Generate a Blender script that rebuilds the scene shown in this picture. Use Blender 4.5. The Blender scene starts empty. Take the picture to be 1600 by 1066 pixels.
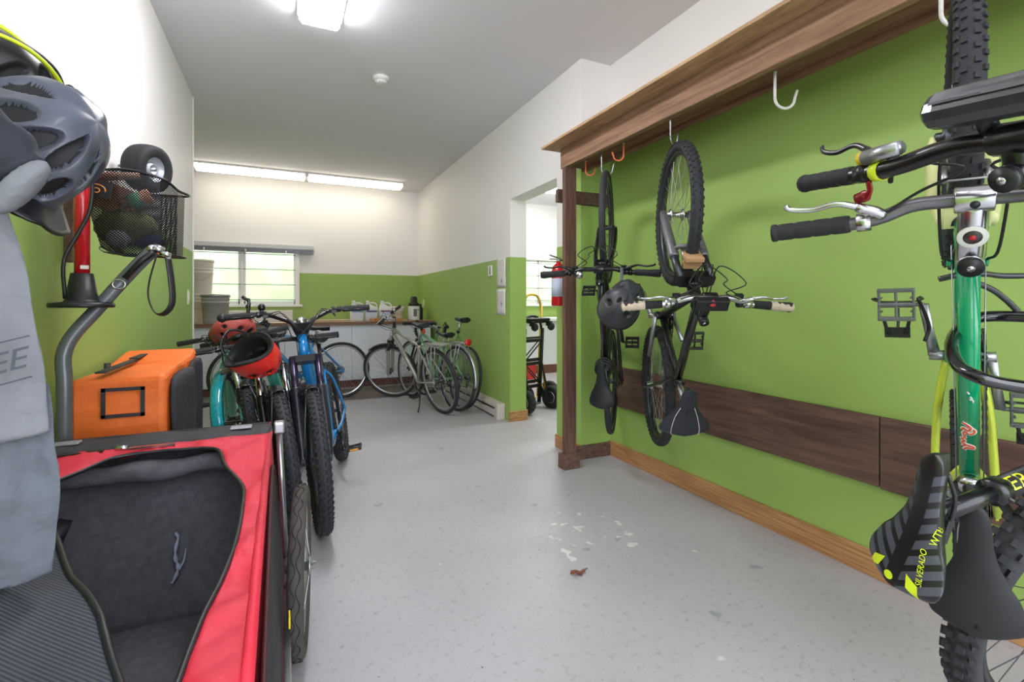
import bpy, math, random
from mathutils import Matrix, Vector
random.seed(7)
PI = math.pi
C = bpy.context.scene.collection
SC = bpy.context.scene
def lin(c):
    return tuple(((v/255)/12.92 if v/255 <= .04045 else ((v/255+.055)/1.055)**2.4) for v in c)

# ------------------------------------------------------------------ camera, world, light
cam_d = bpy.data.cameras.new('camera'); cam = bpy.data.objects.new('camera', cam_d); C.objects.link(cam)
cam.location = (0, 0, 1.15); cam.rotation_euler = (PI/2, 0, math.radians(-25))
cam_d.sensor_width = 36; cam_d.lens = 762/1600*36; cam_d.shift_y = -59/1600; cam_d.clip_start = .02
SC.camera = cam
SC.view_settings.view_transform = 'Standard'; SC.view_settings.look = 'None'
SC.view_settings.gamma = 1; SC.view_settings.use_curve_mapping = False
SC.view_settings.exposure = 1.64
w = bpy.data.worlds.new('sky'); SC.world = w; w.use_nodes = True
bg = w.node_tree.nodes['Background']; bg.inputs[0].default_value = (.88, .90, 1, 1); bg.inputs[1].default_value = 1.9
def area(name, loc, rot, sx, sy, power, col):
    l = bpy.data.lights.new(name, 'AREA'); l.shape = 'RECTANGLE'; l.size = sx; l.size_y = sy; l.energy = power; l.color = col
    o = bpy.data.objects.new(name, l); o.location = loc; o.rotation_euler = rot; C.objects.link(o); return o
# ------------------------------------------------------------------ materials
MATS = {}
def mat(name, col, rough=.5, metal=0., noise=None, bump=None, coat=0., trans=0., col2=None, alpha=None, emit=0., spec=None, ior=None, bd=.002):
    if name in MATS: return MATS[name]
    m = bpy.data.materials.new(name); m.use_nodes = True; nt = m.node_tree; b = nt.nodes['Principled BSDF']
    c = lin(col); b.inputs['Base Color'].default_value = (*c, 1); b.inputs['Roughness'].default_value = rough
    b.inputs['Metallic'].default_value = metal; b.inputs['Coat Weight'].default_value = coat; b.inputs['Transmission Weight'].default_value = trans
    if spec is not None: b.inputs['Specular IOR Level'].default_value = spec
    if ior: b.inputs['IOR'].default_value = ior
    if emit:
        b.inputs['Emission Color'].default_value = (*c, 1); b.inputs['Emission Strength'].default_value = emit
    tc = nt.nodes.new('ShaderNodeTexCoord')
    if noise:
        n = nt.nodes.new('ShaderNodeTexNoise'); n.inputs['Scale'].default_value = noise[0]; n.inputs['Detail'].default_value = 6
        nt.links.new(tc.outputs['Object'], n.inputs['Vector'])
        r = nt.nodes.new('ShaderNodeMix'); r.data_type = 'RGBA'
        c2 = lin(col2) if col2 else tuple(max(0, v*(1-noise[1])) for v in c)
        r.inputs['A'].default_value = (*c, 1); r.inputs['B'].default_value = (*c2, 1)
        mr = nt.nodes.new('ShaderNodeMapRange'); mr.inputs['From Min'].default_value = .35; mr.inputs['From Max'].default_value = .65
        nt.links.new(n.outputs['Fac'], mr.inputs['Value']); nt.links.new(mr.outputs['Result'], r.inputs['Factor'])
        nt.links.new(r.outputs['Result'], b.inputs['Base Color'])
    if bump:
        n = nt.nodes.new('ShaderNodeTexNoise'); n.inputs['Scale'].default_value = bump[0]; n.inputs['Detail'].default_value = 4
        nt.links.new(tc.outputs['Object'], n.inputs['Vector'])
        bm = nt.nodes.new('ShaderNodeBump'); bm.inputs['Strength'].default_value = bump[1]; bm.inputs['Distance'].default_value = bd
        nt.links.new(n.outputs['Fac'], bm.inputs['Height']); nt.links.new(bm.outputs['Normal'], b.inputs['Normal'])
    MATS[name] = m; return m
GREEN = (158, 190, 98); WHITE = (240, 238, 235)
def wall_paint(name, split, green=GREEN, white=WHITE):
    m = mat(name, white, .55, bump=(180, .08)); nt = m.node_tree; b = nt.nodes['Principled BSDF']
    g = nt.nodes.new('ShaderNodeNewGeometry'); s = nt.nodes.new('ShaderNodeSeparateXYZ'); nt.links.new(g.outputs['Position'], s.inputs[0])
    c = nt.nodes.new('ShaderNodeMath'); c.operation = 'LESS_THAN'; c.inputs[1].default_value = split; nt.links.new(s.outputs['Z'], c.inputs[0])
    n = nt.nodes.new('ShaderNodeTexNoise'); n.inputs['Scale'].default_value = 1.3; nt.links.new(g.outputs['Position'], n.inputs['Vector'])
    gx = nt.nodes.new('ShaderNodeMix'); gx.data_type = 'RGBA'; gx.inputs['A'].default_value = (*lin(green), 1)
    gx.inputs['B'].default_value = (*lin(tuple(v*.95 for v in green)), 1); nt.links.new(n.outputs['Fac'], gx.inputs['Factor'])
    x = nt.nodes.new('ShaderNodeMix'); x.data_type = 'RGBA'; x.inputs['A'].default_value = (*lin(white), 1)
    nt.links.new(gx.outputs['Result'], x.inputs['B']); nt.links.new(c.outputs[0], x.inputs['Factor']); nt.links.new(x.outputs['Result'], b.inputs['Base Color'])
    return m
def wood(name, c1, c2, scale=(1, 14, 14), rough=.6, bump=.25):
    m = mat(name, c1, rough); nt = m.node_tree; b = nt.nodes['Principled BSDF']; tc = nt.nodes['Texture Coordinate']
    mp = nt.nodes.new('ShaderNodeMapping'); mp.inputs['Scale'].default_value = scale; nt.links.new(tc.outputs['Object'], mp.inputs['Vector'])
    n = nt.nodes.new('ShaderNodeTexNoise'); n.inputs['Scale'].default_value = 3; n.inputs['Detail'].default_value = 8; n.inputs['Distortion'].default_value = .6
    nt.links.new(mp.outputs[0], n.inputs['Vector']); r = nt.nodes.new('ShaderNodeValToRGB')
    r.color_ramp.elements[0].position = .32; r.color_ramp.elements[0].color = (*lin(c2), 1)
    r.color_ramp.elements[1].position = .68; r.color_ramp.elements[1].color = (*lin(c1), 1)
    nt.links.new(n.outputs['Fac'], r.inputs[0]); nt.links.new(r.outputs[0], b.inputs['Base Color'])
    bm = nt.nodes.new('ShaderNodeBump'); bm.inputs['Strength'].default_value = bump; bm.inputs['Distance'].default_value = .001
    nt.links.new(n.outputs['Fac'], bm.inputs['Height']); nt.links.new(bm.outputs[0], b.inputs['Normal']); return m

# ------------------------------------------------------------------ mesh builder
class MB:
    def __init__(s, M=None): s.v = []; s.f = []; s.mi = []; s.sm = []; s.M = M or Matrix(); s.mat = 0
    def add(s, vs, fs, smooth=True):
        k = len(s.v); s.v += [tuple(s.M @ Vector(p)) for p in vs]; s.f += [tuple(i+k for i in f) for f in fs]
        s.mi += [s.mat]*len(fs); s.sm += [smooth]*len(fs); return s
    def box(s, c, d, R=None):
        x, y, z = [q/2 for q in d]; R = R or Matrix()
        vs = [Vector(c) + R.to_3x3() @ Vector((a*x, b*y, e*z)) for a in (-1, 1) for b in (-1, 1) for e in (-1, 1)]
        return s.add(vs, [(0,1,3,2),(4,6,7,5),(0,4,5,1),(2,3,7,6),(0,2,6,4),(1,5,7,3)], False)
    def hexa(s, b, t):   # four bottom, four top corners
        return s.add(list(b)+list(t), [(3,2,1,0),(4,5,6,7),(0,1,5,4),(1,2,6,5),(2,3,7,6),(3,0,4,7)], False)
    def loft(s, rings, cap=True, closed=False, smooth=True):
        n = len(rings[0]); vs = [p for r in rings for p in r]; fs = []; m = len(rings)
        for i in range(m if closed else m-1):
            for j in range(n):
                a = i*n+j; b = i*n+(j+1) % n; q = ((i+1) % m)*n; fs.append((a, b, q+(j+1) % n, q+j))
        if cap and not closed: fs += [tuple(range(n-1, -1, -1)), tuple((m-1)*n+j for j in range(n))]
        return s.add(vs, fs, smooth)
    def tube(s, pts, r, n=10, closed=False, flat=1., cap=True, up=None):
        P = [Vector(p) for p in pts]; m = len(P); r = r if isinstance(r, (list, tuple)) else [r]*m; rings = []; N = None
        for i in range(m):
            if closed: t = P[(i+1) % m]-P[i-1]
            else: t = P[min(i+1, m-1)]-P[max(i-1, 0)]
            t.normalize()
            if N is None:
                u = Vector(up) if up else (Vector((0, 0, 1)) if abs(t.z) < .9 else Vector((1, 0, 0))); N = (u-t*u.dot(t)).normalized()
            else:
                N = (N-t*N.dot(t)).normalized()
            B = t.cross(N)
            rings.append([P[i]+N*(math.cos(a)*r[i]*flat)+B*(math.sin(a)*r[i]) for a in [2*PI*k/n for k in range(n)]])
        return s.loft(rings, cap, closed)
    def lathe(s, prof, n=24, c=(0,0,0), ax='z', closed=False, cap=True):
        c = Vector(c); rings = []
        for r, h in prof:
            ring = []
            for k in range(n):
                a = 2*PI*k/n; x, y = r*math.cos(a), r*math.sin(a)
                p = {'z': (x, y, h), 'y': (y, h, x), 'x': (h, x, y)}[ax]; ring.append(c+Vector(p))
            rings.append(ring)
        return s.loft(rings, cap, closed)
    def prism(s, poly, f0, f1, smooth=False):  # poly of 2D, f0/f1 map 2D to 3D
        n = len(poly); vs = [f0(*p) for p in poly]+[f1(*p) for p in poly]
        return s.add(vs, [tuple(range(n-1, -1, -1)), tuple(range(n, 2*n))]+[(i, (i+1) % n, n+(i+1) % n, n+i) for i in range(n)], smooth)
    def grid(s, nu, nv, fn, smooth=True, skip=None):
        vs = [fn(i/nu, j/nv) for i in range(nu+1) for j in range(nv+1)]
        fs = [(i*(nv+1)+j, (i+1)*(nv+1)+j, (i+1)*(nv+1)+j+1, i*(nv+1)+j+1) for i in range(nu) for j in range(nv) if not (skip and skip((i+.5)/nu, (j+.5)/nv))]
        return s.add(vs, fs, smooth)
    def ball(s, c, r, n=12):
        r = r if isinstance(r, (list, tuple)) else (r, r, r); c = Vector(c)
        rings = [[c+Vector((math.sin(t)*math.cos(a)*r[0], math.sin(t)*math.sin(a)*r[1], -math.cos(t)*r[2])) for a in [2*PI*k/n for k in range(n)]] for t in [PI*(i+.02)/(n//2+.04) for i in range(n//2+1)]]
        return s.loft(rings)
    def build(s, name, mats, parent=None, bevel=0, subsurf=0, solid=0, M=None, seg=2):
        me = bpy.data.meshes.new(name); me.from_pydata(s.v, [], s.f); mats = mats if isinstance(mats, (list, tuple)) else [mats]
        for m in mats: me.materials.append(m)
        me.polygons.foreach_set('material_index', s.mi); me.polygons.foreach_set('use_smooth', s.sm); me.update()
        o = bpy.data.objects.new(name, me); C.objects.link(o)
        if parent: o.parent = parent
        if M is not None: o.matrix_local = M
        if solid: md = o.modifiers.new('s', 'SOLIDIFY'); md.thickness = solid; md.offset = 0
        if bevel: md = o.modifiers.new('b', 'BEVEL'); md.width = bevel; md.segments = seg; md.limit_method = 'ANGLE'; md.angle_limit = .7
        if subsurf: md = o.modifiers.new('u', 'SUBSURF'); md.levels = subsurf; md.render_levels = subsurf
        return o
def tag(o, label=None, cat=None, group=None, kind=None):
    for k, v in (('label', label), ('category', cat), ('group', group), ('kind', kind)):
        if v: o[k] = v
    return o
def thing(name, label, cat, M=None, group=None):
    o = bpy.data.objects.new(name, None); o.empty_display_size = .1; C.objects.link(o)
    if M is not None: o.matrix_world = M if isinstance(M, Matrix) else Matrix.Translation(M)
    return tag(o, label, cat, group)
def box(name, c, d, m, parent=None, bevel=0, R=None):
    return MB().box(c, d, R).build(name, m, parent, bevel)
def struct(name, c, d, m, bevel=0): return tag(box(name, c, d, m, None, bevel), kind='structure')
def smooth_path(pts, k=6, closed=False):
    P = [Vector(p) for p in pts]; n = len(P); out = []
    for i in range(n if closed else n-1):
        p0 = P[i-1] if (closed or i) else P[0]*2-P[1]; p1 = P[i]; p2 = P[(i+1) % n]; p3 = P[(i+2) % n] if (closed or i+2 < n) else P[-1]*2-P[-2]
        for j in range(k):
            t = j/k; out.append(.5*((2*p1)+(p2-p0)*t+(2*p0-5*p1+4*p2-p3)*t*t+(3*p1-p0-3*p2+p3)*t**3))
    if not closed: out.append(P[-1])
    return out
def text_mb(txt, size, fn, mb=None, thick=0):   # flat lettering laid on a surface through fn(x, y)
    cu = bpy.data.curves.new('t', 'FONT'); cu.body = txt; cu.size = size; cu.align_x = 'CENTER'; cu.align_y = 'CENTER'; cu.resolution_u = 3
    o = bpy.data.objects.new('t', cu); C.objects.link(o); bpy.context.view_layer.update()
    me = bpy.data.meshes.new_from_object(o.evaluated_get(bpy.context.evaluated_depsgraph_get())); mb = mb or MB()
    mb.add([fn(v.co.x, v.co.y) for v in me.vertices], [tuple(p.vertices) for p in me.polygons], False)
    bpy.data.objects.remove(o); bpy.data.curves.remove(cu); bpy.data.meshes.remove(me); return mb

# ------------------------------------------------------------------ palette
M_ceil = mat('ceiling_paint', (226, 226, 230), .8, bump=(220, .15))
M_wl = wall_paint('wall_two_tone', 1.60); M_wr = wall_paint('wall_alcove', 2.235)
M_trimw = mat('white_trim', (235, 235, 232), .4)
M_oak = wood('oak_trim', (196, 150, 100), (150, 100, 58), (4, 4, 30))
M_oaky = wood('oak_trim_y', (198, 152, 102), (158, 106, 62), (20, 1.2, 40), .5)
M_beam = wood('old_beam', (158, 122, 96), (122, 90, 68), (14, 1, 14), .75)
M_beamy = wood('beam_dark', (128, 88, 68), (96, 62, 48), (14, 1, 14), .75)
M_ply = wood('plywood', (198, 160, 120), (160, 124, 92), (10, 1.5, 10), .7)
M_plank = wood('dark_plank', (116, 88, 72), (78, 57, 48), (10, 1.2, 12), .65)
M_post = wood('dark_post', (120, 86, 70), (84, 58, 48), (16, 16, 1.4), .65)
M_blk = mat('black_plastic', (26, 27, 30), .42); M_rub = mat('rubber', (34, 35, 38), .75, bump=(60, .3))
M_tyre = mat('tyre_rubber', (46, 47, 51), .72, noise=(30, .3), bump=(90, .3)); M_tyreg = mat('dusty_tyre', (74, 70, 66), .85, noise=(14, .25), bump=(70, .5))
M_blkm = mat('black_metal', (22, 23, 26), .28, .3, coat=.3); M_grey = mat('grey_metal', (120, 122, 126), .38, .7)
M_slv = mat('silver_metal', (205, 207, 210), .22, 1.); M_alu = mat('brushed_alloy', (176, 178, 182), .35, .9)
M_slvp = mat('silver_paint', (168, 166, 158), .35, .5); M_drk = mat('dark_alloy', (70, 72, 76), .35, .8)
M_wht = mat('white_plastic', (232, 232, 228), .4); M_red = mat('red_gloss', (196, 24, 34), .25, coat=.5)
M_chain = mat('chain_steel', (96, 92, 88), .4, .8); M_tan = mat('cork_tape', (206, 190, 168), .8, noise=(40, .25))
M_lens = mat('lamp_lens', (255, 244, 228), .5, emit=2.3); M_lensf = mat('lamp_lens_cool', (252, 250, 255), .5, emit=11.0)

# ------------------------------------------------------------------ the room
def floor_mat():
    m = mat('painted_concrete', (176, 177, 182), .42, bump=(130, .35)); nt = m.node_tree; b = nt.nodes['Principled BSDF']; L = nt.links.new
    tc = nt.nodes['Texture Coordinate']
    def noise(scale, detail=5, vec=None):
        n = nt.nodes.new('ShaderNodeTexNoise'); n.inputs['Scale'].default_value = scale; n.inputs['Detail'].default_value = detail; L(vec or tc.outputs['Object'], n.inputs['Vector']); return n.outputs['Fac']
    def rng(x, a, c):
        r = nt.nodes.new('ShaderNodeMapRange'); r.inputs['From Min'].default_value = a; r.inputs['From Max'].default_value = c; L(x, r.inputs['Value']); return r.outputs['Result']
    def mix(f, a, c):
        x = nt.nodes.new('ShaderNodeMix'); x.data_type = 'RGBA'; L(f, x.inputs['Factor'])
        for k, q in (('A', a), ('B', c)):
            if isinstance(q, tuple): x.inputs[k].default_value = (*lin(q), 1)
            else: L(q, x.inputs[k])
        return x.outputs['Result']
    c = mix(rng(noise(1.4), .3, .7), (172, 170, 173), (184, 181, 185))
    c = mix(rng(noise(38), .58, .75), c, (152, 152, 154))        # fine grey speckle
    c = mix(rng(noise(70, 3), .70, .74), c, (112, 110, 110))        # dark grit
    v = nt.nodes.new('ShaderNodeTexNoise'); v.inputs['Scale'].default_value = 9; v.inputs['Detail'].default_value = 3; L(tc.outputs['Object'], v.inputs['Vector'])
    m1 = rng(v.outputs['Fac'], .725, .74); c = mix(m1, c, (208, 205, 202))   # chipped paint flecks
    # a patch of flaked paint in the middle of the floor
    sp = nt.nodes.new('ShaderNodeVectorMath'); sp.operation = 'DISTANCE'; sp.inputs[1].default_value = (1.35, 2.05, 0); L(tc.outputs['Object'], sp.inputs[0])
    near = rng(sp.outputs['Value'], .42, .05); n2 = rng(noise(13, 5), .61, .62)
    mu = nt.nodes.new('ShaderNodeMath'); mu.operation = 'MULTIPLY'; L(near, mu.inputs[0]); L(n2, mu.inputs[1])
    gt = nt.nodes.new('ShaderNodeMath'); gt.operation = 'GREATER_THAN'; gt.inputs[1].default_value = .4; L(mu.outputs[0], gt.inputs[0]); c = mix(gt.outputs[0], c, (214, 212, 206))
    c = mix(rng(noise(5, 3), .68, .72), c, (146, 148, 154))      # bare worn patches
    L(c, b.inputs['Base Color']); r = rng(noise(3), .2, .8)
    mm = nt.nodes.new('ShaderNodeMapRange'); mm.inputs['To Min'].default_value = .28; mm.inputs['To Max'].default_value = .5; L(r, mm.inputs['Value']); L(mm.outputs['Result'], b.inputs['Roughness'])
    return m
H = 2.96; YB = 7.9; Y0 = -1.3; T = .12
struct('floor', (1.7, 3.35, -.05), (8.4, 9.3, .1), floor_mat())
struct('ceiling', (1.7, 3.35, H+.05), (8.4, 9.3, .1), M_ceil)
struct('wall_left', (-.73-T/2, (Y0+5.06)/2, H/2), (T, 5.06-Y0, H), M_wl)
struct('wall_left.001', (-1.7-T/2, 6.5, H/2), (T, 2.9, H), M_wl)
struct('wall_left.002', (-1.275, 5.06-T/2, H/2), (.85, T, H), M_wl)
struct('wall_right', (2.25+T/2, (3.05+Y0)/2, H/2), (T, 3.05-Y0, H), M_wr)
struct('wall_return', ((1.985+2.25+T)/2, 3.05+.06, H/2), (2.25+T-1.985, T, H), M_wr)
M_fb = M_wl
struct('wall_middle', (1.985+.0875, (3.17+3.404)/2, H/2), (.175, 3.404-3.17, H), M_fb)
struct('wall_middle.001', (1.985+.0875, (4.30+YB)/2, H/2), (.175, YB-4.30, H), M_fb)
struct('wall_middle.002', (1.985+.0875, (3.404+4.30)/2, (2.16+H)/2), (.175, .896, H-2.16), M_fb)
struct('wall_far_right', (5.6, 5.5, H/2), (T, 5.0, H), M_wl)
struct('wall_side', (4.0, 3.05+.06, H/2), (3.2, T, H), M_wl)
# back wall pieces round the two windows
def wall_back(x0, x1, wx0, wx1, z0, z1, n):
    y = YB+T/2
    for i, (a, b, c, d) in enumerate(((x0, wx0, 0, H), (wx1, x1, 0, H), (wx0, wx1, 0, z0), (wx0, wx1, z1, H))):
        struct('wall_back', ((a+b)/2, y, (c+d)/2), (b-a, T, d-c), M_wl)
WX0, WX1, WZ0, WZ1 = -1.28, .17, 1.12, 1.94
wall_back(-1.75, 2.07, WX0, WX1, WZ0, WZ1, 1); wall_back(2.07, 5.6, 3.75, 4.75, 1.12, 1.96, 2)

# window with frosted pane, white frame, security bars and a garden hedge beyond it
M_frost = mat('frosted_glass', (250, 255, 250), .5, trans=1., bump=(120, .6), ior=1.15)
def window(name, x0, x1, z0, z1, mull, bars):
    fr = MB(); y = YB
    fr.box(((x0+x1)/2, y-.01, z1+.0), (x1-x0+.1, .07, .05)); fr.box(((x0+x1)/2, y-.015, z0-.005), (x1-x0+.14, .09, .035))
    for x in (x0, x1): fr.box((x, y-.01, (z0+z1)/2), (.06, .07, z1-z0+.04))
    for x in mull: fr.box((x, y+.02, (z0+z1)/2), (.045, .05, z1-z0))
    for a, b in zip([x0]+mull, mull+[x1]):
        for z in (z0+.04, z1-.03): fr.box(((a+b)/2, y+.03, z), (b-a, .03, .05))
        for x in (a+.035, b-.035): fr.box((x, y+.03, (z0+z1)/2), (.025, .03, z1-z0))
    o = tag(fr.build(name, M_trimw, None, .004), kind='structure')
    tag(MB().box(((x0+x1)/2, y+.045, (z0+z1)/2), (x1-x0, .006, z1-z0)).build('glass_pane', M_frost, o), kind='structure')
    g = MB()
    for k in range(bars): z = z0+.08+(z1-z0-.16)*k/(bars-1); g.tube([(x0+.03, y+.0, z), (x1-.03, y+.0, z)], .006, 6)
    tag(g.build('security_bars', M_grey, o), kind='structure'); return o
window('window_1', WX0, WX1, WZ0, WZ1, [-.55], 4)
window('window_2', 3.75, 4.75, 1.12, 1.96, [4.25], 4)
hd = MB(); random.seed(3)
for i in range(2600):
    c = Vector((random.uniform(-3, 6.5), 9.6+random.uniform(0, .7), random.uniform(0, 2.5))); a = random.uniform(0, 6.28); b_ = random.uniform(-1, 1); s = .11
    d1 = Vector((math.cos(a), math.sin(a)*.4, b_)).normalized()*s; d2 = Vector((-math.sin(a), .5, math.cos(a))).normalized()*s*.6
    hd.add([c-d1, c+d2, c+d1, c-d2], [(0, 1, 2, 3)], False)
hd.box((1.7, 10.3, 1.1), (10, .5, 2.2))
tag(hd.build('hedge', mat('hedge_leaf', (206, 226, 180), .7, noise=(3, .35))), 'green garden hedge outside the frosted window', 'hedge', kind='stuff')
struct('ground_outside.001', (1.7, -6.3, -.08), (30, 10, .1), mat('paving', (170, 170, 168), .9))
tag(box('ground_outside', (1.7, 14, -.08), (30, 9.5, .1), mat('lawn', (120, 140, 90), .9)), kind='structure')

# trim
struct('baseboard_right', (2.25-.009, (3.05+Y0)/2, .055), (.018, 3.05-Y0, .11), M_oaky, .003)
struct('baseboard_return', (2.06, 3.05-.011, .05), (.37, .022, .10), M_plank, .003)
struct('baseboard_jamb', (1.985+.085, 4.30-.009, .05), (.20, .018, .10), M_oak, .003)
struct('baseboard_middle', (1.985-.009, 3.24, .05), (.018, .33, .10), M_oaky, .003)
struct('baseboard_middle.001', (2.16+.009, 6.1, .05), (.018, 3.6, .10), M_oaky, .003)
struct('trim_1', (-.73+.004, 5.06-.003, H/2), (.01, .012, H), M_trimw)

# ------------------------------------------------------------------ ceiling lights, detector
def lens_mesh(L, W, Hh):
    mb = MB(); prof = [(-W/2, 0), (-W/2, -Hh*.7), (-W/2*.9, -Hh), (0, -Hh), (W/2*.9, -Hh), (W/2, -Hh*.7), (W/2, 0)]
    mb.loft([[(x, y*k, z) for y, z in prof] for x, k in ((-L/2, .96), (-L/2+.01, 1), (L/2-.01, 1), (L/2, .96))], smooth=False); return mb
def light(loc, rot, L, W, label, lens, power, col):
    M = Matrix.Translation(loc) @ Matrix.Rotation(rot, 4, 'Z'); t = thing('ceiling_light', label, 'light', M, 'fluorescent ceiling lights')
    MB().box((0, 0, -.012), (L+.02, W+.02, .024)).box((L/2+.004, 0, -.03), (.012, W, .05)).box((-L/2-.004, 0, -.03), (.012, W, .05)).build('housing', M_trimw, t)
    lens_mesh(L-.01, W*.96, .055).build('diffuser', lens, t, M=Matrix.Translation((0, 0, -.022)))
    return t
light((-.395, 7.42, H), 0, 1.30, .24, 'long fluorescent ceiling light over the frosted window', M_lens, 0, None)
light((.955, 7.42, H), 0, 1.30, .24, 'long fluorescent ceiling light nearest the white jugs and corner', M_lens, 0, None)
light((.20, 2.64, H), PI/2, 1.3, .24, 'fluorescent ceiling light above the open floor, cut by the top edge', M_lensf, 0, None)
light((.20, -.2, H), PI/2, 1.3, .24, 'added unseen fluorescent fill light behind the viewer', mat('fill_lens_dim', (252, 250, 255), .5, emit=2.5), 0, None)  # unseen fixture added as fill from behind the camera
light((3.9, 6.6, H), 0, 1.3, .24, 'fluorescent ceiling light near the back windows of the next room', M_lensf, 0, None)
light((3.6, 4.3, H), 0, 1.3, .24, 'added ceiling fill light near the doorway of the next room', M_lensf, 0, None)  # extra fixture added to brighten the next room
t = thing('smoke_detector', 'round white smoke detector on the grey ceiling', 'smoke detector', (.70, 3.98, H))
MB().lathe([(.0, 0), (.062, 0), (.064, -.012), (.055, -.03), (.0, -.03)], 28).build('body', M_wht, t)
MB().lathe([(.02, -.03), (.045, -.032), (.04, -.048), (0, -.05)], 24).build('sensor_cap', M_wht, t)
MB().box((-.03, -.03, -.05), (.012, .012, .02)).build('test_tab', M_wht, t)

# ------------------------------------------------------------------ bike rack: post, beams, plywood shelf
rack = thing('bike_rack', 'brown timber rack of post and beams along the green wall', 'rack', (1.79, 2.93, 0))
YN = -.9; ly = lambda a, b: ((a+b)/2-2.93, b-a)
c, d = ly(YN, 2.985); MB().box((.0, c, 2.17), (.04, d, .14)).build('front_beam', M_beam, rack, .004)
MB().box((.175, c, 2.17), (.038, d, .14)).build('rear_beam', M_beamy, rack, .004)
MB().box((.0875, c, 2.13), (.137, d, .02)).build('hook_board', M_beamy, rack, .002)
MB().box((.02, .0, 1.05), (.092, .04, 2.10)).build('post', M_post, rack, .004)
MB().box((.215, .10, 1.92), (.48, .035, .092)).build('cross_plank', M_plank, rack, .003)
MB().box((.015, -.005, .05), (.13, .085, .10)).build('post_foot', M_plank, rack, .004)
sh = tag(MB().box((1.95, 1.05, 2.2485), (.60, 4.0, .017)).build('plywood_shelf', M_ply, None, .002), 'rough plywood shelf board lying on top of the timber rack', 'shelf')
pk = thing('wall_plank', 'long dark stained plank screwed along the green wall', 'plank', (2.235, 2.08, .535))
pk['group'] = 'dark planks along the green wall'; pk['label'] = 'dark stained wall plank running from the corner to the joint'
MB().box((0, 0, 0), (.026, 1.79, .29)).build('board', M_plank, pk, .003)
pk = thing('wall_plank', 'dark stained wall plank continuing past the joint behind the green bicycle', 'plank', (2.235, .14, .533), 'dark planks along the green wall')
MB().box((0, 0, 0), (.026, 2.08, .295)).build('board', M_plank, pk, .003)
def hook(x, y, zt, drop, gap, m, ang, label, r=.004):
    M = Matrix.Translation((x, y, zt)) @ Matrix.Rotation(ang, 4, 'Z'); t = thing('wall_hook', label, 'hook', M, 'bike hooks under the rack beam')
    P = [(0, 0, .0), (0, 0, -drop*.55)]+[(gap/2-gap/2*math.cos(a), 0, -drop*.6-gap*.5*math.sin(a)) for a in [PI*k/8 for k in range(9)]]+[(gap*1.12, 0, -drop*.42)]
    MB().tube(smooth_path(P, 3), r, 8).build('hook_rod', m, t); MB().lathe([(.009, 0), (.009, -.004), (0, -.004)], 10).build('collar', M_alu, t)
M_or = mat('orange_vinyl', (216, 112, 70), .45)
hook(1.86, 2.80, 2.12, .115, .06, M_or, -.6, 'orange vinyl hook nearest the rack post', .005)
hook(1.86, 2.39, 2.12, .125, .06, M_or, PI-.6, 'orange vinyl hook between the two hanging city bicycles', .005)
hook(1.82, 2.56, 2.12, .20, .07, M_alu, -.5, 'steel hook holding the bicycle with the black helmet')
hook(1.80, 1.93, 2.12, .19, .07, M_alu, .3, 'steel hook holding the bicycle with taped grips')
hook(1.86, 1.385, 2.12, .185, .085, mat('frayed_white', (216, 212, 206), .8, bump=(60, .6)), -.4, 'empty white wrapped hook on the green wall side', .006)
hook(1.78, .78, 2.12, .17, .07, MATS['frayed_white'], -.4, 'white wrapped hook holding the green framed bicycle', .006)

# ------------------------------------------------------------------ bicycles (x forward, y to the rider's left, z up, origin at the rear wheel's contact)
V = Vector
DEF = dict(R=.345, wb=1.08, bbx=.435, drop=.06, sa=73, L=.45, sh=.70, ha=70, fl=.47, rake=.042, ht=.12, sp=.05, stem=.08, rise=.0, bw=.66, sweep=.03, brise=.02,
    snose=.15, srear=.13, tw=.05, knob=0, steer=0., fork='susp', crank=40, m_frame=None, m_rear=None, m_fork=M_blkm, m_leg=None, m_stan=M_drk, m_bar=M_blkm, m_grip=M_rub, m_stem=M_blkm, m_post=M_blkm,
    m_sad=M_blk, m_rim=M_drk, m_tyre=M_tyre, m_crank=M_blkm, m_pedal=M_blk, m_lever=M_blkm, m_hub=M_drk, m_spoke=M_alu, rt=(.019, .024, .017, .022), swid=1., gripl=.13, disc=True, bend=None, chainn=90,
    frame='diamond', barend=False, drive=True, fend=None, rfend=None, drop_bar=False, crk=.17, spokes=28, nseg=56, fcabs=True)
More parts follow.
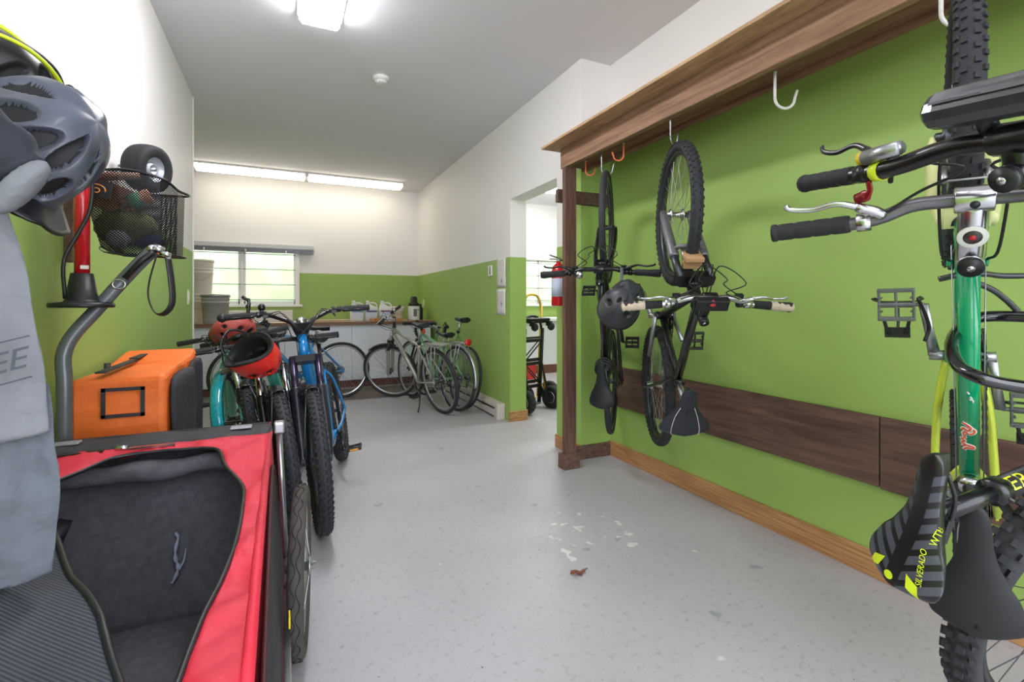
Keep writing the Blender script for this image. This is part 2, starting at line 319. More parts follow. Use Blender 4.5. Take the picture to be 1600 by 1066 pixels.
def wheel(parent, name, c, P, Mx, side_drive, rear):
    R, tw = P['R'], P['tw']; n = P['nseg']; rr = R-tw*.92
    mb = MB(Mx); prof = [(rr+.006, -tw*.27), (rr+.006, tw*.27), (rr-.004, tw*.25), (rr-.016, tw*.12), (rr-.016, -tw*.12), (rr-.004, -tw*.25)]
    mb.lathe(prof, n, c, 'y', True); rim = mb.build(name, P['m_rim'], parent)
    mb = MB(Mx); q = tw/2
    prof = [(R-q*.85+q*.85*math.cos(a), q*math.sin(a)) for a in [2*PI*(k+.5)/14 for k in range(14)]]; mb.lathe(prof, n, c, 'y', True)
    if P['knob']:
        N = P['knob']; kh = P.get('kh', .004); rnd = random.Random(5)
        for i in range(N):
            for j, (ph, off, wd, ln) in enumerate(((-.95, 0, .010, .012), (-.38, .5, .011, .013), (.38, .0, .011, .013), (.95, .5, .010, .012))):
                a = 2*PI*(i+off)/N; pr = R-q*.85+(q*.85+kh*.4)*math.cos(ph); py = (q+kh*.4)*math.sin(ph)
                rad = V((math.cos(a), 0, math.sin(a))); tan = V((-math.sin(a), 0, math.cos(a))); nn = (rad*math.cos(ph)+V((0, 1, 0))*math.sin(ph)); bb = tan.cross(nn)
                pc = V(c)+rad*pr+V((0, py, 0)); s_ = tw/.055; Rm = Matrix((tan, bb, nn)).transposed().to_4x4()
                mb.box(pc, (ln*s_, wd*s_, kh*2), Rm)
    ty = mb.build('tyre', P['m_tyre'], rim)
    mb = MB(Mx); k = P['spokes']
    for i in range(k):
        a = 2*PI*i/k; sgn = 1 if i % 2 else -1; a2 = a+(.45 if (i//2) % 2 else -.45)
        mb.tube([V(c)+V((math.cos(a2)*.026, sgn*.028, math.sin(a2)*.026)), V(c)+V((math.cos(a)*(rr-.014), 0, math.sin(a)*(rr-.014)))], .0012, 4, cap=False)
    mb.build('spokes', P['m_spoke'], rim)
    mb = MB(Mx); hw = .068 if rear else .05
    mb.lathe([(.005, -hw), (.013, -hw+.004), (.013, -hw+.016), (.028, -.031), (.028, -.026), (.014, -.02), (.014, .02), (.028, .026), (.028, .031), (.013, hw-.016), (.013, hw-.004), (.005, hw)], 16, c, 'y').build('hub', P['m_hub'], rim)
    if P['disc']:
        MB(Mx).lathe([(.062, .040), (.082, .040), (.082, .042), (.062, .042)], 32, c, 'y', True).lathe([(.02, .040), (.03, .040), (.03, .042), (.02, .042)], 16, c, 'y', True).tube([V(c)+V((.028, .041, 0)), V(c)+V((.064, .041, .0))], .004, 6).tube([V(c)+V((-.028, .041, 0)), V(c)+V((-.064, .041, .0))], .004, 6).tube([V(c)+V((0, .041, .028)), V(c)+V((0, .041, .064))], .004, 6).tube([V(c)+V((0, .041, -.028)), V(c)+V((0, .041, -.064))], .004, 6).build('brake_disc', M_alu, rim)
    if rear and P['drive']:
        mb = MB(Mx)
        for i in range(6): mb.lathe([(.018, -.03-.005*i), (.050-.0055*i, -.031-.005*i), (.050-.0055*i, -.033-.005*i), (.018, -.0345-.005*i)], 28, c, 'y')
        mb.build('cassette', M_chain, rim)
    return rim
def saddle_w(t, wid):
    K = [(0, .004), (.03, .013), (.1, .02), (.3, .023), (.45, .029), (.58, .041), (.72, .06), (.85, .069), (.93, .066), (.98, .05), (1, .02)]
    for (a, u), (b, v) in zip(K, K[1:]):
        if t <= b: s = (t-a)/(b-a); s = s*s*(3-2*s); return (u+(v-u)*s)*wid
    return K[-1][1]*wid
def saddle_top(x, y, sn, sr, wid):
    t = (sn-x)/(sn+sr); ww = saddle_w(max(0, min(1, t)), wid)+1e-4; q = min(1, abs(y)/ww)
    z = .010*math.cos(t*2*PI)*.5+.012*max(0, t-.6)-.012*max(0, .15-t)*6*.5
    return z-(.006+.016*t)*q**2.6
def make_saddle(parent, P, at, m, M0=None):
    sn, sr, wid = P['snose'], P['srear'], P['swid']; mb = MB(); rings = []
    for i in range(27):
        t = .5-.5*math.cos(PI*i/26); x = sn-(sn+sr)*t; ww = saddle_w(t, wid); ring = []
        for k in range(13): y = -ww*math.cos(PI*k/12); ring.append((x, y, saddle_top(x, y, sn, sr, wid)))
        for k in range(1, 8): y = ww*math.cos(PI*k/8)*.86; ring.append((x*.985, y, saddle_top(x, ww, sn, sr, wid)-.008-(.022+.012*t)*math.sin(PI*k/8)))
        rings.append(ring)
    mb.loft(rings); sad = mb.build('saddle', m, parent, subsurf=1, M=Matrix.Translation(at))
    r = MB()
    for s in (-1, 1): r.tube(smooth_path([(sn*.75, s*.01, -.03), (sn*.4, s*.022, -.048), (-.03, s*.022, -.05), (-sr*.75, s*.035, -.035)], 4), .0035, 6)
    r.box((0, 0, -.05), (.05, .05, .014)); r.build('rails', P.get('m_rail', M_alu), sad); return sad
def bicycle(label, cat, M, group=None, name='bicycle', **kw):
    P = {**DEF, **kw}; R = P['R']; a = math.radians(P['ha']); S = V((-math.cos(a), 0, math.sin(a))); p = V((math.sin(a), 0, math.cos(a)))
    FH = V((P['wb'], 0, R)); cr = FH-p*P['rake']+S*P['fl']; top = cr+S*P['ht']; st = top+S*P['sp']; bc = st+p*P['stem']+S*P['rise']
    St = Matrix.Translation(cr) @ Matrix.Rotation(P['steer'], 4, S) @ Matrix.Translation(-cr)
    BB = V((P['bbx'], 0, R-P['drop'])); RH = V((0, 0, R)); b = math.radians(P['sa']); dd = V((-math.cos(b), 0, math.sin(b)))
    Sc = BB+dd*P['L']; sad = BB+dd*P['sh']; r1, r2, r3, rh = P['rt']; tw = P['tw']
    t = thing(name, label, cat, M, group); Y = V((0, 1, 0)); mf = P['m_frame']; mr = P['m_rear'] or mf
    # frame
    mb = MB(); hb = cr+S*.012
    mb.tube([hb, top], rh, 16)
    if P['frame'] == 'step':
        mb.tube(smooth_path([BB, BB+V((.12, 0, .02)), hb*.55+BB*.45+V((0, 0, -.05)), hb+S*.02], 6), r2*1.15, 12); mb.tube([BB+dd*P['L']*.45, hb+S*.09], r1, 12)
    else:
        dt = [BB, hb+S*.03] if not P['bend'] else smooth_path([BB, BB+V((.17, 0, -.01)), hb*.5+BB*.5+V((.05, 0, -.07)), hb+S*.03], 6)
        mb.tube(dt, r2, 14); mb.tube([Sc-dd*P.get('tta', .02), top-S*P.get('ttd', .025)], r1, 14)
    mb.tube([BB, Sc+dd*.015], r3, 14); mb.lathe([(.02, -.036), (.022, -.03), (.022, .03), (.02, .036)], 16, BB, 'y')
    mb.lathe([(r3+.004, 0), (r3+.004, .018)], 14, (0, 0, 0)) if False else None
    mb.mat = 1; d = P.get('rd', .0105)
    for s in (-1, 1):
        y = Y*s; mb.tube(smooth_path([BB+y*.03-V((.0, 0, 0)), BB*.62+RH*.38+y*(.042+tw*.25), RH+y*.066+V((.02, 0, 0)), RH+y*.066], 4), d, 8)
        mb.tube(smooth_path([Sc-dd*.03+y*.014, Sc*.72+RH*.28+y*(.03+tw*.25), RH+y*.066+V((0, 0, .02)), RH+y*.066], 4), d*.85, 8)
        mb.box(RH+y*.066, (.035, .006, .04))
    mb.build('frame', [mf, mr], t)
    MB().tube([Sc+dd*.0, Sc+dd*.024], r3+.004, 14).tube([Sc+dd*.012+Y*.02, Sc+dd*.012-Y*.03], .004, 6).build('seat_clamp', P.get('m_clamp', M_blkm), t)
    # fork
    mb = MB(St); ax = .063; crr = cr
    mb.tube([cr, cr+S*.03], rh*.85, 12)
    if P['fork'] == 'susp':
        o = p*P['rake']; mb.loft([[cr+p*(P['rake']*.55+x*.028)+Y*(yy*ax*1.25)+S*z for x, yy in ((-1, -.7), (-.5, -1), (1, -1), (1.2, -.6), (1.2, .6), (1, 1), (-.5, 1), (-1, .7))] for z in (-.028, .008)], smooth=False)
        legs = MB(St); sta = MB(St); L_ = P['fl']
        for s in (-1, 1):
            u = cr+o+Y*(s*ax); k_ = P.get('legk', 1.); sta.tube([u, u-S*L_*.5], .0165*k_, 12); legs.tube([u-S*L_*.30, u-S*L_*.32, u-S*L_*.8, u-S*(L_-.01), u-S*(L_+.02)], [.021*k_, .0225*k_, .021*k_, .017, .012], 12)
            legs.box(FH+Y*(s*ax), (.03, .02, .035))
        legs.tube([cr+o-S*L_*.42+Y*ax, cr+o-S*L_*.36+p*.04+Y*ax*.7, cr+o-S*L_*.34+p*.05, cr+o-S*L_*.36+p*.04-Y*ax*.7, cr+o-S*L_*.42-Y*ax], .010, 8)
        fk = mb.build('fork', P['m_fork'], t); sta.build('stanchions', P['m_stan'], fk); legs.build('lower_legs', P['m_leg'] or P['m_fork'], fk)
    else:
        mb.box(cr+p*.01-S*.005, (.04, .07, .03))
        for s in (-1, 1): mb.tube(smooth_path([cr+Y*s*.034, cr-S*P['fl']*.3+Y*s*.048, FH-p*P['rake']*.9+S*.12+Y*s*.052, FH-p*P['rake']*.35+S*.03+Y*s*.052, FH+Y*s*.052], 4), [.013]*10+[.0115]*4+[.009]*3, 8)
        fk = mb.build('fork', P['m_fork'], t)
    wheel(t, 'front_wheel', FH, P, St, 0, False); wheel(t, 'rear_wheel', RH, P, Matrix(), 1, True)
    # headset, stem, bar
    MB(St).tube([cr+S*.0, cr+S*.014], rh+.004, 16).build('lower_headset', M_drk, t); MB(St).tube([top, top+S*.012], rh+.003, 16).tube([top+S*.010, st+S*.015], .0165, 14).build('headset', M_blkm if P['m_stem'] is M_blkm else M_drk, t)
    mb = MB(St); mb.tube([st-S*.02, st+S*.022], .0195, 16); mb.tube([st, bc-p*.012], .0175 if not P.get('stout') else .021, 14); mb.tube([bc-Y*.026, bc+Y*.026], .023, 16); stm = mb.build('stem', P['m_stem'], t, .002)
    MB(St).tube([st+S*.022, st+S*.032], .0185, 18).build('stem_cap', M_blk, stm); MB(St).tube([st+S*.032, st+S*.0345], .006, 8).build('cap_bolt', M_slv, stm)
    hw = P['bw']/2; e = bc-p*P['sweep']+S*P['brise']; mb = MB(St)
    if P['drop_bar']:
        half = [bc, bc+Y*.12, bc+Y*.19+p*.01, bc+Y*.205+p*.07, bc+Y*.21+p*.085-S*.05, bc+Y*.21+p*.05-S*.12, bc+Y*.21-p*.04-S*.13]
        for s in (1, -1): mb.tube(smooth_path([V((q.x, s*q.y, q.z)) for q in half], 5), .0125, 10)
    else:
        q = [e+Y*hw, e+Y*(hw*.5)+p*P['sweep']*.35, bc+Y*.085+S*P['brise']*.35, bc+Y*.04, bc, bc-Y*.04, bc-Y*.085+S*P['brise']*.35, e-Y*(hw*.5)+p*P['sweep']*.35, e-Y*hw]
        mb.tube(smooth_path(q, 5), P.get('barr', .0125), 12)
    bar = mb.build('handlebar', P['m_bar'], t)
    def onbar(s, dist):   # point on the bar at a distance in from the grip end
        pts = [e+Y*(s*hw), e+Y*(s*hw*.5)+p*P['sweep']*.35]; u = (pts[1]-pts[0]).normalized(); return pts[0]+u*dist, u
    for s in (1, -1):
        if P['drop_bar']:
            MB(St).tube(smooth_path([V((q.x, s*q.y, q.z)) for q in half[1:]], 4), .0155, 10).build('bar_tape', P['m_grip'], bar)
            MB(St).tube(smooth_path([bc+Y*s*.205+p*.08, bc+Y*s*.205+p*.12+S*.02, bc+Y*s*.205+p*.13-S*.03, bc+Y*s*.205+p*.10-S*.12], 4), [.013]*5+[.006]*8, 8).build('brake_lever', M_blk, bar); continue
        g0, u = onbar(s, 0); gl = P['gripl']; mb = MB(St); n = 13
        prof = [(.0, .020)]+[(gl*(k/n), .0165 if k % 2 else .0172) for k in range(1, n+1)]
        if P.get('ribs', True): mb.tube([g0-u*.002, g0+u*.003, g0+u*.006, g0+u*.008]+[g0+u*(.008+(gl-.008)*k/24) for k in range(1, 25)], [.0185, .0185, .0185, .016]+[.0158 if k % 6 == 0 else .0172 for k in range(1, 25)], 14)
        else: mb.tube([g0-u*.002, g0+u*.01, g0+u*gl*.4, g0+u*gl], [.0175, .0205, .018, .016], 12, flat=.8)
        gr = mb.build('grip', P['m_grip'], bar)
        if P.get('tape'): MB(St).tube([g0-u*.004]+[g0+u*(.085*k/16) for k in range(17)], [.012]+[.0185 if k % 4 < 2 else .0175 for k in range(17)], 12).build('grip_tape', M_tan, gr)
        c0 = g0+u*(gl+.022); lv = MB(St); cl = MB(St); ml = P['m_lever']
        lv.tube([c0-u*.011, c0+u*.011], .0175, 12); tilt = P.get('ltilt', -.5); dn = (p*math.cos(tilt)+S*math.sin(tilt)).normalized()
        lv.tube(smooth_path([c0+dn*.012+u*.03, c0+dn*.03+u*.012, c0+dn*.042-u*.01], 4), [.010]*4+[.009]*4+[.007], 8)
        lv.tube(smooth_path([c0+dn*.042-u*.005, c0+dn*.058-u*.04, c0+dn*.052-u*.08, c0+dn*.060-u*.115, c0+dn*.072-u*.125], 4), [.007, .0065, .006, .0055]+[.005]*12+[.0055], 8, flat=.6)
        lv.build('brake_lever', ml, bar)
        if P.get('shifter', True):
            sc = c0+u*.032; MB(St).tube([sc-u*.008, sc+u*.008], .0165, 12).box(sc-S*.018+p*.012, (.03, .028, .018)).tube([sc-S*.02-p*.005, sc-S*.028-p*.03-u*.012], [.006, .004], 8).build('shifter', M_blk, bar)
        if P['barend']: MB(St).tube(smooth_path([g0-u*.008, g0-u*.008+p*.03, g0+p*.075+u*.005], 4), .011, 10).build('bar_end', M_blk, bar)
        if P['fcabs']:
            s1 = c0+dn*.03+u*.04; cb = MB(St); cb.tube(smooth_path([s1, s1+u*.06+p*.03, bc+Y*s*.10+p*.10+S*.02, bc+Y*s*.03+p*.09-S*.08, top+Y*s*.032+p*.02-S*.02, cr+Y*s*.03+p*.01], 6), .0024, 6)
            cb.tube(smooth_path([s1-S*.02, s1+u*.07+p*.05-S*.02, bc+Y*s*.05+p*.075-S*.03, bc-Y*s*.02+p*.07-S*.11, top-Y*s*.028+p*.015-S*.04], 6), .0022, 6); cb.build('brake_cables', M_blk, t)
    # seat
    MB().tube([Sc-dd*.02, sad-dd*.045], .0135 if not P.get('dropper') else .015, 14).tube([sad-dd*.055-V((.02, 0, 0)), sad-dd*.055+V((.02, 0, 0))], .012, 10).build('seatpost', P['m_post'], t)
    sd = make_saddle(t, P, sad, P['m_sad'])
    # drivetrain
    if P['drive']:
        cy = -.045; mb = MB(); nT = 34; rc = P.get('ring', .075); mb.lathe([(rc-.014, cy-.002), (rc, cy-.0015), (rc, cy+.0015), (rc-.014, cy+.002)], 40, BB, 'y', True)
        for k in range(nT): an = 2*PI*k/nT; mb.box(BB+V((math.cos(an)*(rc+.001), cy, math.sin(an)*(rc+.001))), (.006, .003, .006), Matrix.Rotation(-an, 4, 'Y'))
        for k in range(5): an = 2*PI*k/5; mb.tube([BB+Y*cy, BB+V((math.cos(an)*(rc-.01), cy, math.sin(an)*(rc-.01)))], .006, 6)
        ca = math.radians(P['crank']); ck = MB(); pd = []
        ck.mat = 0
        for s, aa in ((-1, ca), (1, ca+PI)):
            v = V((math.cos(aa), 0, math.sin(aa))); b0 = BB+Y*s*.058; b1 = BB+Y*s*.078+v*P['crk']
            ck.tube([BB+Y*s*.03, BB+Y*s*.07], .015, 12); ck.tube([b0, b0*.5+b1*.5, b1], [.015, .0115, .0125], 10, flat=.75); pd.append((s, b1))
        cs = ck.build('crankset', P['m_crank'], t); mb.build('chainring', P['m_crank'] if P['m_crank'] is not M_alu else M_drk, cs)
        for s, b1 in pd:
            mb = MB(); mb.tube([b1, b1+Y*s*.022], .006, 8); mb.tube([b1+Y*s*.018, b1+Y*s*.105], .0085, 10); pc = b1+Y*s*.062; dz = P.get('pedrot', 0); Rp = Matrix.Rotation(dz, 4, 'Y'); Ry = lambda q: pc+Rp.to_3x3() @ V(q)
            for xx in (-.042, .042): mb.box(Ry((xx, 0, 0)), (.012, .088, .018), Rp)
            for yy in (-.04, 0, .04): mb.box(Ry((0, yy, 0)), (.075, .007, .014), Rp)
            for xx in (-.043, -.02, .02, .043):
                for yy in (-.034, .034): mb.box(Ry((xx, yy, 0)), (.005, .005, .026), Rp)
            pe = mb.build('pedal', P['m_pedal'], cs, .002)
            if P.get('clips'):
                cg = MB(); cg.tube(smooth_path([Ry((.04, -.03, -.005)), Ry((.085, -.02, .012)), Ry((.10, 0, .045)), Ry((.06, 0, .075)), Ry((.02, 0, .08))], 4), .005, 6, flat=.5); cg.tube(smooth_path([Ry((.04, .03, -.005)), Ry((.085, .02, .012)), Ry((.10, 0, .045))], 4), .005, 6)
                cg.box(Ry((.085, 0, .02)), (.03, .06, .012), Rp); cg.build('toe_clip', M_blk, pe)
                MB().tube(smooth_path([Ry((-.02, .045, -.01)), Ry((-.01, .058, .04)), Ry((.0, .03, .08)), Ry((.0, -.03, .08)), Ry((-.01, -.058, .03)), Ry((-.02, -.05, -.01)), Ry((.03, -.066, -.012)), Ry((.07, -.072, .0)), Ry((.105, -.062, -.01))], 4), .006, 6, flat=.25).build('toe_strap', M_blk, pe)
            if P.get('pedref'): MB().box(Ry((.05, 0, 0)), (.004, .05, .010), Rp).build('amber_reflector', mat('amber', (226, 130, 40), .3), pe)
        # chain
        rk = .034; cz = -.045; P0 = []; n1 = P['chainn']; dv = (BB-RH); ang0 = math.atan2(dv.z, dv.x); loop = []
        for k in range(13): an = ang0+PI/2-PI*k/12; loop.append(BB+V((math.cos(an)*rc, cz, math.sin(an)*rc)))
        low = RH+V((.02, cz, -.085)); 
        for k in range(5): an = -PI/2-PI*.5*k/4; loop.append(low+V((math.cos(an)*.018, 0, math.sin(an)*.018)))
        for k in range(9): an = ang0-PI*.75-PI*.75*k/8; loop.append(RH+V((math.cos(an)*rk, cz, math.sin(an)*rk)))
        Ls = [0]; m_ = len(loop)
        for i in range(m_): Ls.append(Ls[-1]+(loop[(i+1) % m_]-loop[i]).length)
        mb = MB(); i = 0
        for k in range(n1):
            dd_ = Ls[-1]*k/n1
            while Ls[i+1] < dd_: i += 1
            s_ = (dd_-Ls[i])/(Ls[i+1]-Ls[i]); q0 = loop[i]; q1 = loop[(i+1) % m_]; c0 = q0.lerp(q1, s_); an = math.atan2((q1-q0).z, (q1-q0).x)
            mb.box(c0, (Ls[-1]/n1*.86, .006 if k % 2 else .0035, .008), Matrix.Rotation(-an, 4, 'Y'))
        mb.build('chain', M_chain, t)
        MB().tube([RH+V((.005, -.07, -.01)), RH+V((.02, -.055, -.05))], [.012, .014], 10).box(RH+V((.028, -.05, -.085)), (.014, .008, .075)).lathe([(.018, -.004), (.018, .004)], 14, low, 'y').lathe([(.018, -.004), (.018, .004)], 14, low+V((.01, 0, .045)), 'y').tube([RH+V((.02, -.062, -.04)), RH+V((.05, -.066, -.03))], [.013, .012], 8).build('rear_derailleur', P.get('m_der', M_drk), t)
    if not P['disc']:
        for side, Mx, cc, nm in ((1, St, cr+p*(P['rake']+.02)-S*.02, 'front'), (0, Matrix(), Sc*.62+RH*.38+V((-.02, 0, .0)), 'rear')):
            mb = MB(Mx); ee = (FH-cr).normalized() if side else (RH-Sc).normalized(); rimp = (FH+S*(R-.04) if side else RH+(Sc-RH).normalized()*(R-.04)); up_ = S if side else (Sc-RH).normalized(); fw = p*.028 if side else -V((.02, 0, .015))
            for s in (-1, 1): mb.tube([rimp+Y*s*.032+fw-up_*.03, rimp+Y*s*.034+fw+up_*.05], [.008, .006], 8); mb.box(rimp+Y*s*.024+fw*.4, (.05, .01, .012))
            mb.tube([rimp+Y*.034+fw+up_*.05, rimp-Y*.034+fw+up_*.05], .0025, 6); mb.build('rim_brake', P.get('m_brk', M_alu), t)
    for key, cc, Mx, nm, a0, a1 in (('fend', FH, St, 'front_fender', 20, 140), ('rfend', RH, Matrix(), 'rear_fender', 40, 200)):
        if P[key]:
            m_, ww, b0, b1 = P[key]; a0, a1 = b0, b1; mb = MB(Mx); N = 20; rings = []
            for k in range(N+1):
                an = math.radians(a0+(a1-a0)*k/N); rr_ = R+.016; ring = []
                prof = [(-ww/2, -.014), (-ww/2*.7, 0), (0, .006), (ww/2*.7, 0), (ww/2, -.014), (ww/2*.65, -.004), (0, .002), (-ww/2*.65, -.004)]
                rings.append([V(cc)+V((math.cos(an)*(rr_+z), y, math.sin(an)*(rr_+z))) for y, z in prof])
            mb.loft(rings); fe = mb.build(nm, m_, t)
            mb = MB(Mx)
            for s in (-1, 1):
                an = math.radians(a1 if key == 'rfend' else a0); an2 = math.radians(a0*.5+a1*.5)
                for q in ((an*.9+an2*.1,)): mb.tube([V(cc)+Y*s*.06, V(cc)+V((math.cos(q)*(R+.01), s*ww*.45, math.sin(q)*(R+.01)))], .002, 5)
            mb.build('fender_stay', M_alu, fe)
    t_info = dict(t=t, FH=FH, RH=RH, BB=BB, Sc=Sc, sad=sad, bc=bc, st=st, top=top, cr=cr, S=S, p=p, St=St, dd=dd, sd=sd, bar=bar, Y=Y, e=e, hw=hw, onbar=onbar, P=P)
    return t_info
def disc_on(parent, name, c, n, r, m, h=.002, M0=None, seg=28):
    n = n.normalized(); a = n.orthogonal().normalized(); b = n.cross(a); mb = MB(M0); ring = lambda rr, z: [c+a*math.cos(q)*rr+b*math.sin(q)*rr+n*z for q in [2*PI*k/seg for k in range(seg)]]
    mb.loft([ring(r, -h), ring(r, 0), ring(r*.96, h*.4)]); return mb.build(name, m, parent)
def hung(loc, rows, k=1.0):     # pose of a bicycle hanging from its front wheel; k sizes it about the real hook distance
    M = Matrix([(*[v*k for v in r], 0) for r in rows]+[(0, 0, 0, 1)]); L = V((0, 0, 1.15))+(V(loc)-V((0, 0, 1.15)))*k
    return Matrix.Translation(L) @ M
def stand(x, y, head, lean):
    f = V((math.cos(head), math.sin(head), 0)); up = Matrix.Rotation(lean, 3, f) @ V((0, 0, 1)); l = up.cross(f)
    return Matrix.Translation((x, y, .003)) @ Matrix((f, l, up)).transposed().to_4x4()

HB = 'bicycles hanging along the green wall'; RB = 'bicycles parked by the left wall'; CB = 'bicycles parked in the far corner'
# black city bicycle with the black helmet
A = bicycle('matte black bicycle hanging near the rack post with a black helmet on its bar', 'bicycle',
    hung((2.199, 2.9259, .7137), [[-.1662, -.7525, -.6373], [-.183, .6586, -.7299], [.969, -.0047, -.2471]], 1.02), HB,
    R=.345, wb=1.02, fl=.40, ht=.14, sp=.03, stem=.07, bw=.62, ha=71, brise=0, fork='rigid', m_frame=M_blkm, tw=.038, steer=-.007, crank=165, disc=True, ribs=False, m_rim=M_blkm, m_spoke=M_drk, m_sad=M_blk, swid=1.05, pedrot=1.2, ltilt=.35, L=.46, sh=.69, srear=.14, snose=.14)
ML = MB(A['St'])
q, u = A['onbar'](1, .21); ML.tube([q-A['p']*.004+A['S']*.018, q+A['S']*.034], .019, 16); ML.build('bell', M_slv, A['bar'])
mb = MB()
for k in range(3): mb.tube([A['Sc']+A['dd']*(.06+.02*k)+V((math.cos(a_)*.045, math.sin(a_)*.045, .004*math.sin(a_+k))) for a_ in [2*PI*j/16 for j in range(16)]], .006, 8, True)
tag(mb.build('cable_lock', M_blk, A['t']), 'coiled black cable')
# silver barred bicycle with taped grips
M_gel = mat('gel_saddle', (30, 34, 44), .32, coat=.3)
Bk = bicycle('dark bicycle hanging from a steel hook with tan taped grips and wide gel saddle', 'bicycle',
    hung((2.0681, 2.4275, .8436), [[-.2401, -.8693, -.432], [-.4038, .4942, -.7699], [.8828, -.0104, -.4697]], 1.06), HB,
    R=.335, wb=1.00, fl=.43, ht=.12, sp=.06, stem=.11, bw=.64, ha=71, brise=.0, sweep=.05, sa=76, sh=.64, snose=.13, srear=.12, bbx=.42, swid=1.7, m_sad=M_gel, m_frame=mat('graphite_paint', (38, 38, 42), .3, .4, coat=.4),
    m_fork=M_blkm, m_leg=mat('grey_fork', (112, 112, 116), .4, .4), m_stan=M_drk, tw=.052, knob=60, kh=.0025, disc=False, m_bar=M_slv, m_stem=M_blkm, m_post=M_alu, m_crank=M_alu, m_lever=M_slv, m_hub=M_slv, tape=True, ribs=False, ltilt=.25, crank=112, pedrot=.2, steer=-.021, gripl=.15, m_der=M_alu)
mb = MB(Bk['St']); bc, p, S, Y = Bk['bc'], Bk['p'], Bk['S'], Bk['Y']
mb.box(bc+S*.03+Y*0, (.05, .12, .03), Matrix.Rotation(-.3, 4, 'Y')); mb.box(bc+S*.015+Y*.055-p*.01, (.05, .022, .04)); mb.box(bc+S*.015-Y*.055-p*.01, (.05, .022, .04)); lc = mb.build('light_bracket', M_blk, Bk['bar'], .004)
MB(Bk['St']).lathe([(.0, .048), (.012, .046), (.013, .04)], 16, bc, 'z').build('red_lamp', mat('red_lens', (230, 70, 80), .3), lc)
MB(Bk['St']).box(bc-p*.035+Y*.01-S*.005, (.02, .05, .03)).build('amber_lamp', mat('amber', (226, 160, 40), .3), lc)
sd = Bk['sd']; mb = MB()
for s in (-1, 1):
    mb.tube(smooth_path([(x_, s*y_, saddle_top(x_, y_, .13, .12, 1.7)+.001) for x_, y_ in ((.03, .030), (-.02, .048), (-.07, .060), (-.10, .062), (-.115, .058))], 4), .0013, 5)
mb.build('white_piping', M_wht, sd)
MB().ball((0, 0, saddle_top(0, 0, .13, .12, 1.7)-.004), (.032, .008, .006), 10).build('relief_slot', M_rub, sd)
mb = MB(Bk['St']); FH = Bk['FH']; mb.box(FH+S*.345+p*.01, (.05, .075, .03)); mb.box(FH+S*.335+p*.035, (.02, .075, .09)); mb.build('cardboard_pad', mat('cardboard', (186, 146, 104), .8), Bk['t'], .003)
MB().tube([Bk['BB']+V((.05, .06, .1)), Bk['BB']+V((-.22, .06, .06))], .011, 10).build('frame_pump', M_alu, Bk['t'])
# green framed bicycle with yellow stays
M_gf = mat('emerald_paint', (0, 158, 104), .22, coat=.5); M_yf = mat('lime_paint', (204, 222, 70), .3, coat=.4)
Cc = bicycle('emerald green bicycle with lime stays hanging below the white wrapped hook', 'bicycle',
    hung((2.0763, .8555, .6517), [[-.2416, -.4013, -.8835], [-.0874, .9158, -.392], [.9664, -.0174, -.2563]], 1.0), HB,
    R=.335, wb=1.04, fl=.40, ht=.12, sp=.03, stem=.12, bw=.62, ha=71, brise=.02, L=.46, sh=.70, fork='rigid', tw=.052, knob=64, kh=.003, disc=False, m_frame=M_gf, m_rear=M_yf, m_fork=mat('cream_lime', (222, 226, 160), .3, coat=.4),
    m_bar=mat('gunmetal_bar', (112, 110, 116), .3, .6), m_stem=M_slv, stout=True, m_crank=M_alu, m_pedal=M_grey, m_lever=M_slv, m_post=M_blkm, m_clamp=M_slv, steer=-.043, crank=184, clips=True, pedrot=PI+.15, rt=(.0175, .018, .016, .02), rd=.010, m_sad=mat('black_leather', (18, 19, 21), .62, bump=(500, .1)), swid=1.08, fcabs=False, crk=.155, shifter=False, ltilt=.35, m_der=M_alu, gripl=.135, barr=.0122, m_rim=M_drk)
St, bc, p, S, Y = Cc['St'], Cc['bc'], Cc['p'], Cc['S'], Cc['Y']
mb = MB(); bc_ = St @ bc; st_ = St @ Cc['st']
ax = (Cc['p']); nrm = S.normalized()
mb = MB(St); mid = Cc['st']*.52+bc*.48+S*.0215
mb.lathe([(0, 0), (.019, 0), (.0195, -.003)], 28, (0, 0, 0)); bd = mb
def on_stem(x, y): return V((0, 0, 0))
stem_c = [o for o in Cc['t'].children if o.name.startswith('stem') and 'cap' not in o.name][0]
b1 = disc_on(stem_c, 'round_badge', mid+S*.0005, S, .021, M_wht, .002, St); disc_on(b1, 'badge_face', mid+S*.0016, S, .013, mat('badge_dark', (60, 52, 56), .3), .002, St)
disc_on(b1, 'badge_spot', mid+S*.003, S, .005, M_red, .001, St, 12)
disc_on(stem_c, 'front_clamp_bolt', bc+S*.023+p*.0, S, .007, M_drk, .003, St, 12)
for s_ in (-1, 1):
    q_, u_ = Cc['onbar'](s_, .17); e1_ = q_+u_*.045+p*.045
    MB(St).tube(smooth_path([q_-u_*.013+u_*.03+p*.012+S*.004, e1_+u_*.02, e1_+u_*.08+p*.035+S*.01, bc+Y*s_*.06+p*.085+S*.02, bc-Y*s_*.02+p*.085, bc-Y*s_*.045+p*.06-S*.04, Cc['top']-Y*s_*.04+p*.01-S*.0, Cc['top']-Y*s_*.026-p*.03-S*.02], 6), .0026, 8).build('brake_cable', M_blk, Cc['t'])
    MB(St).tube([Cc['top']-Y*s_*.026-p*.03-S*.018, Cc['top']-Y*s_*.026-p*.045-S*.026], .0045, 8).build('cable_stop', M_gf, Cc['t'])
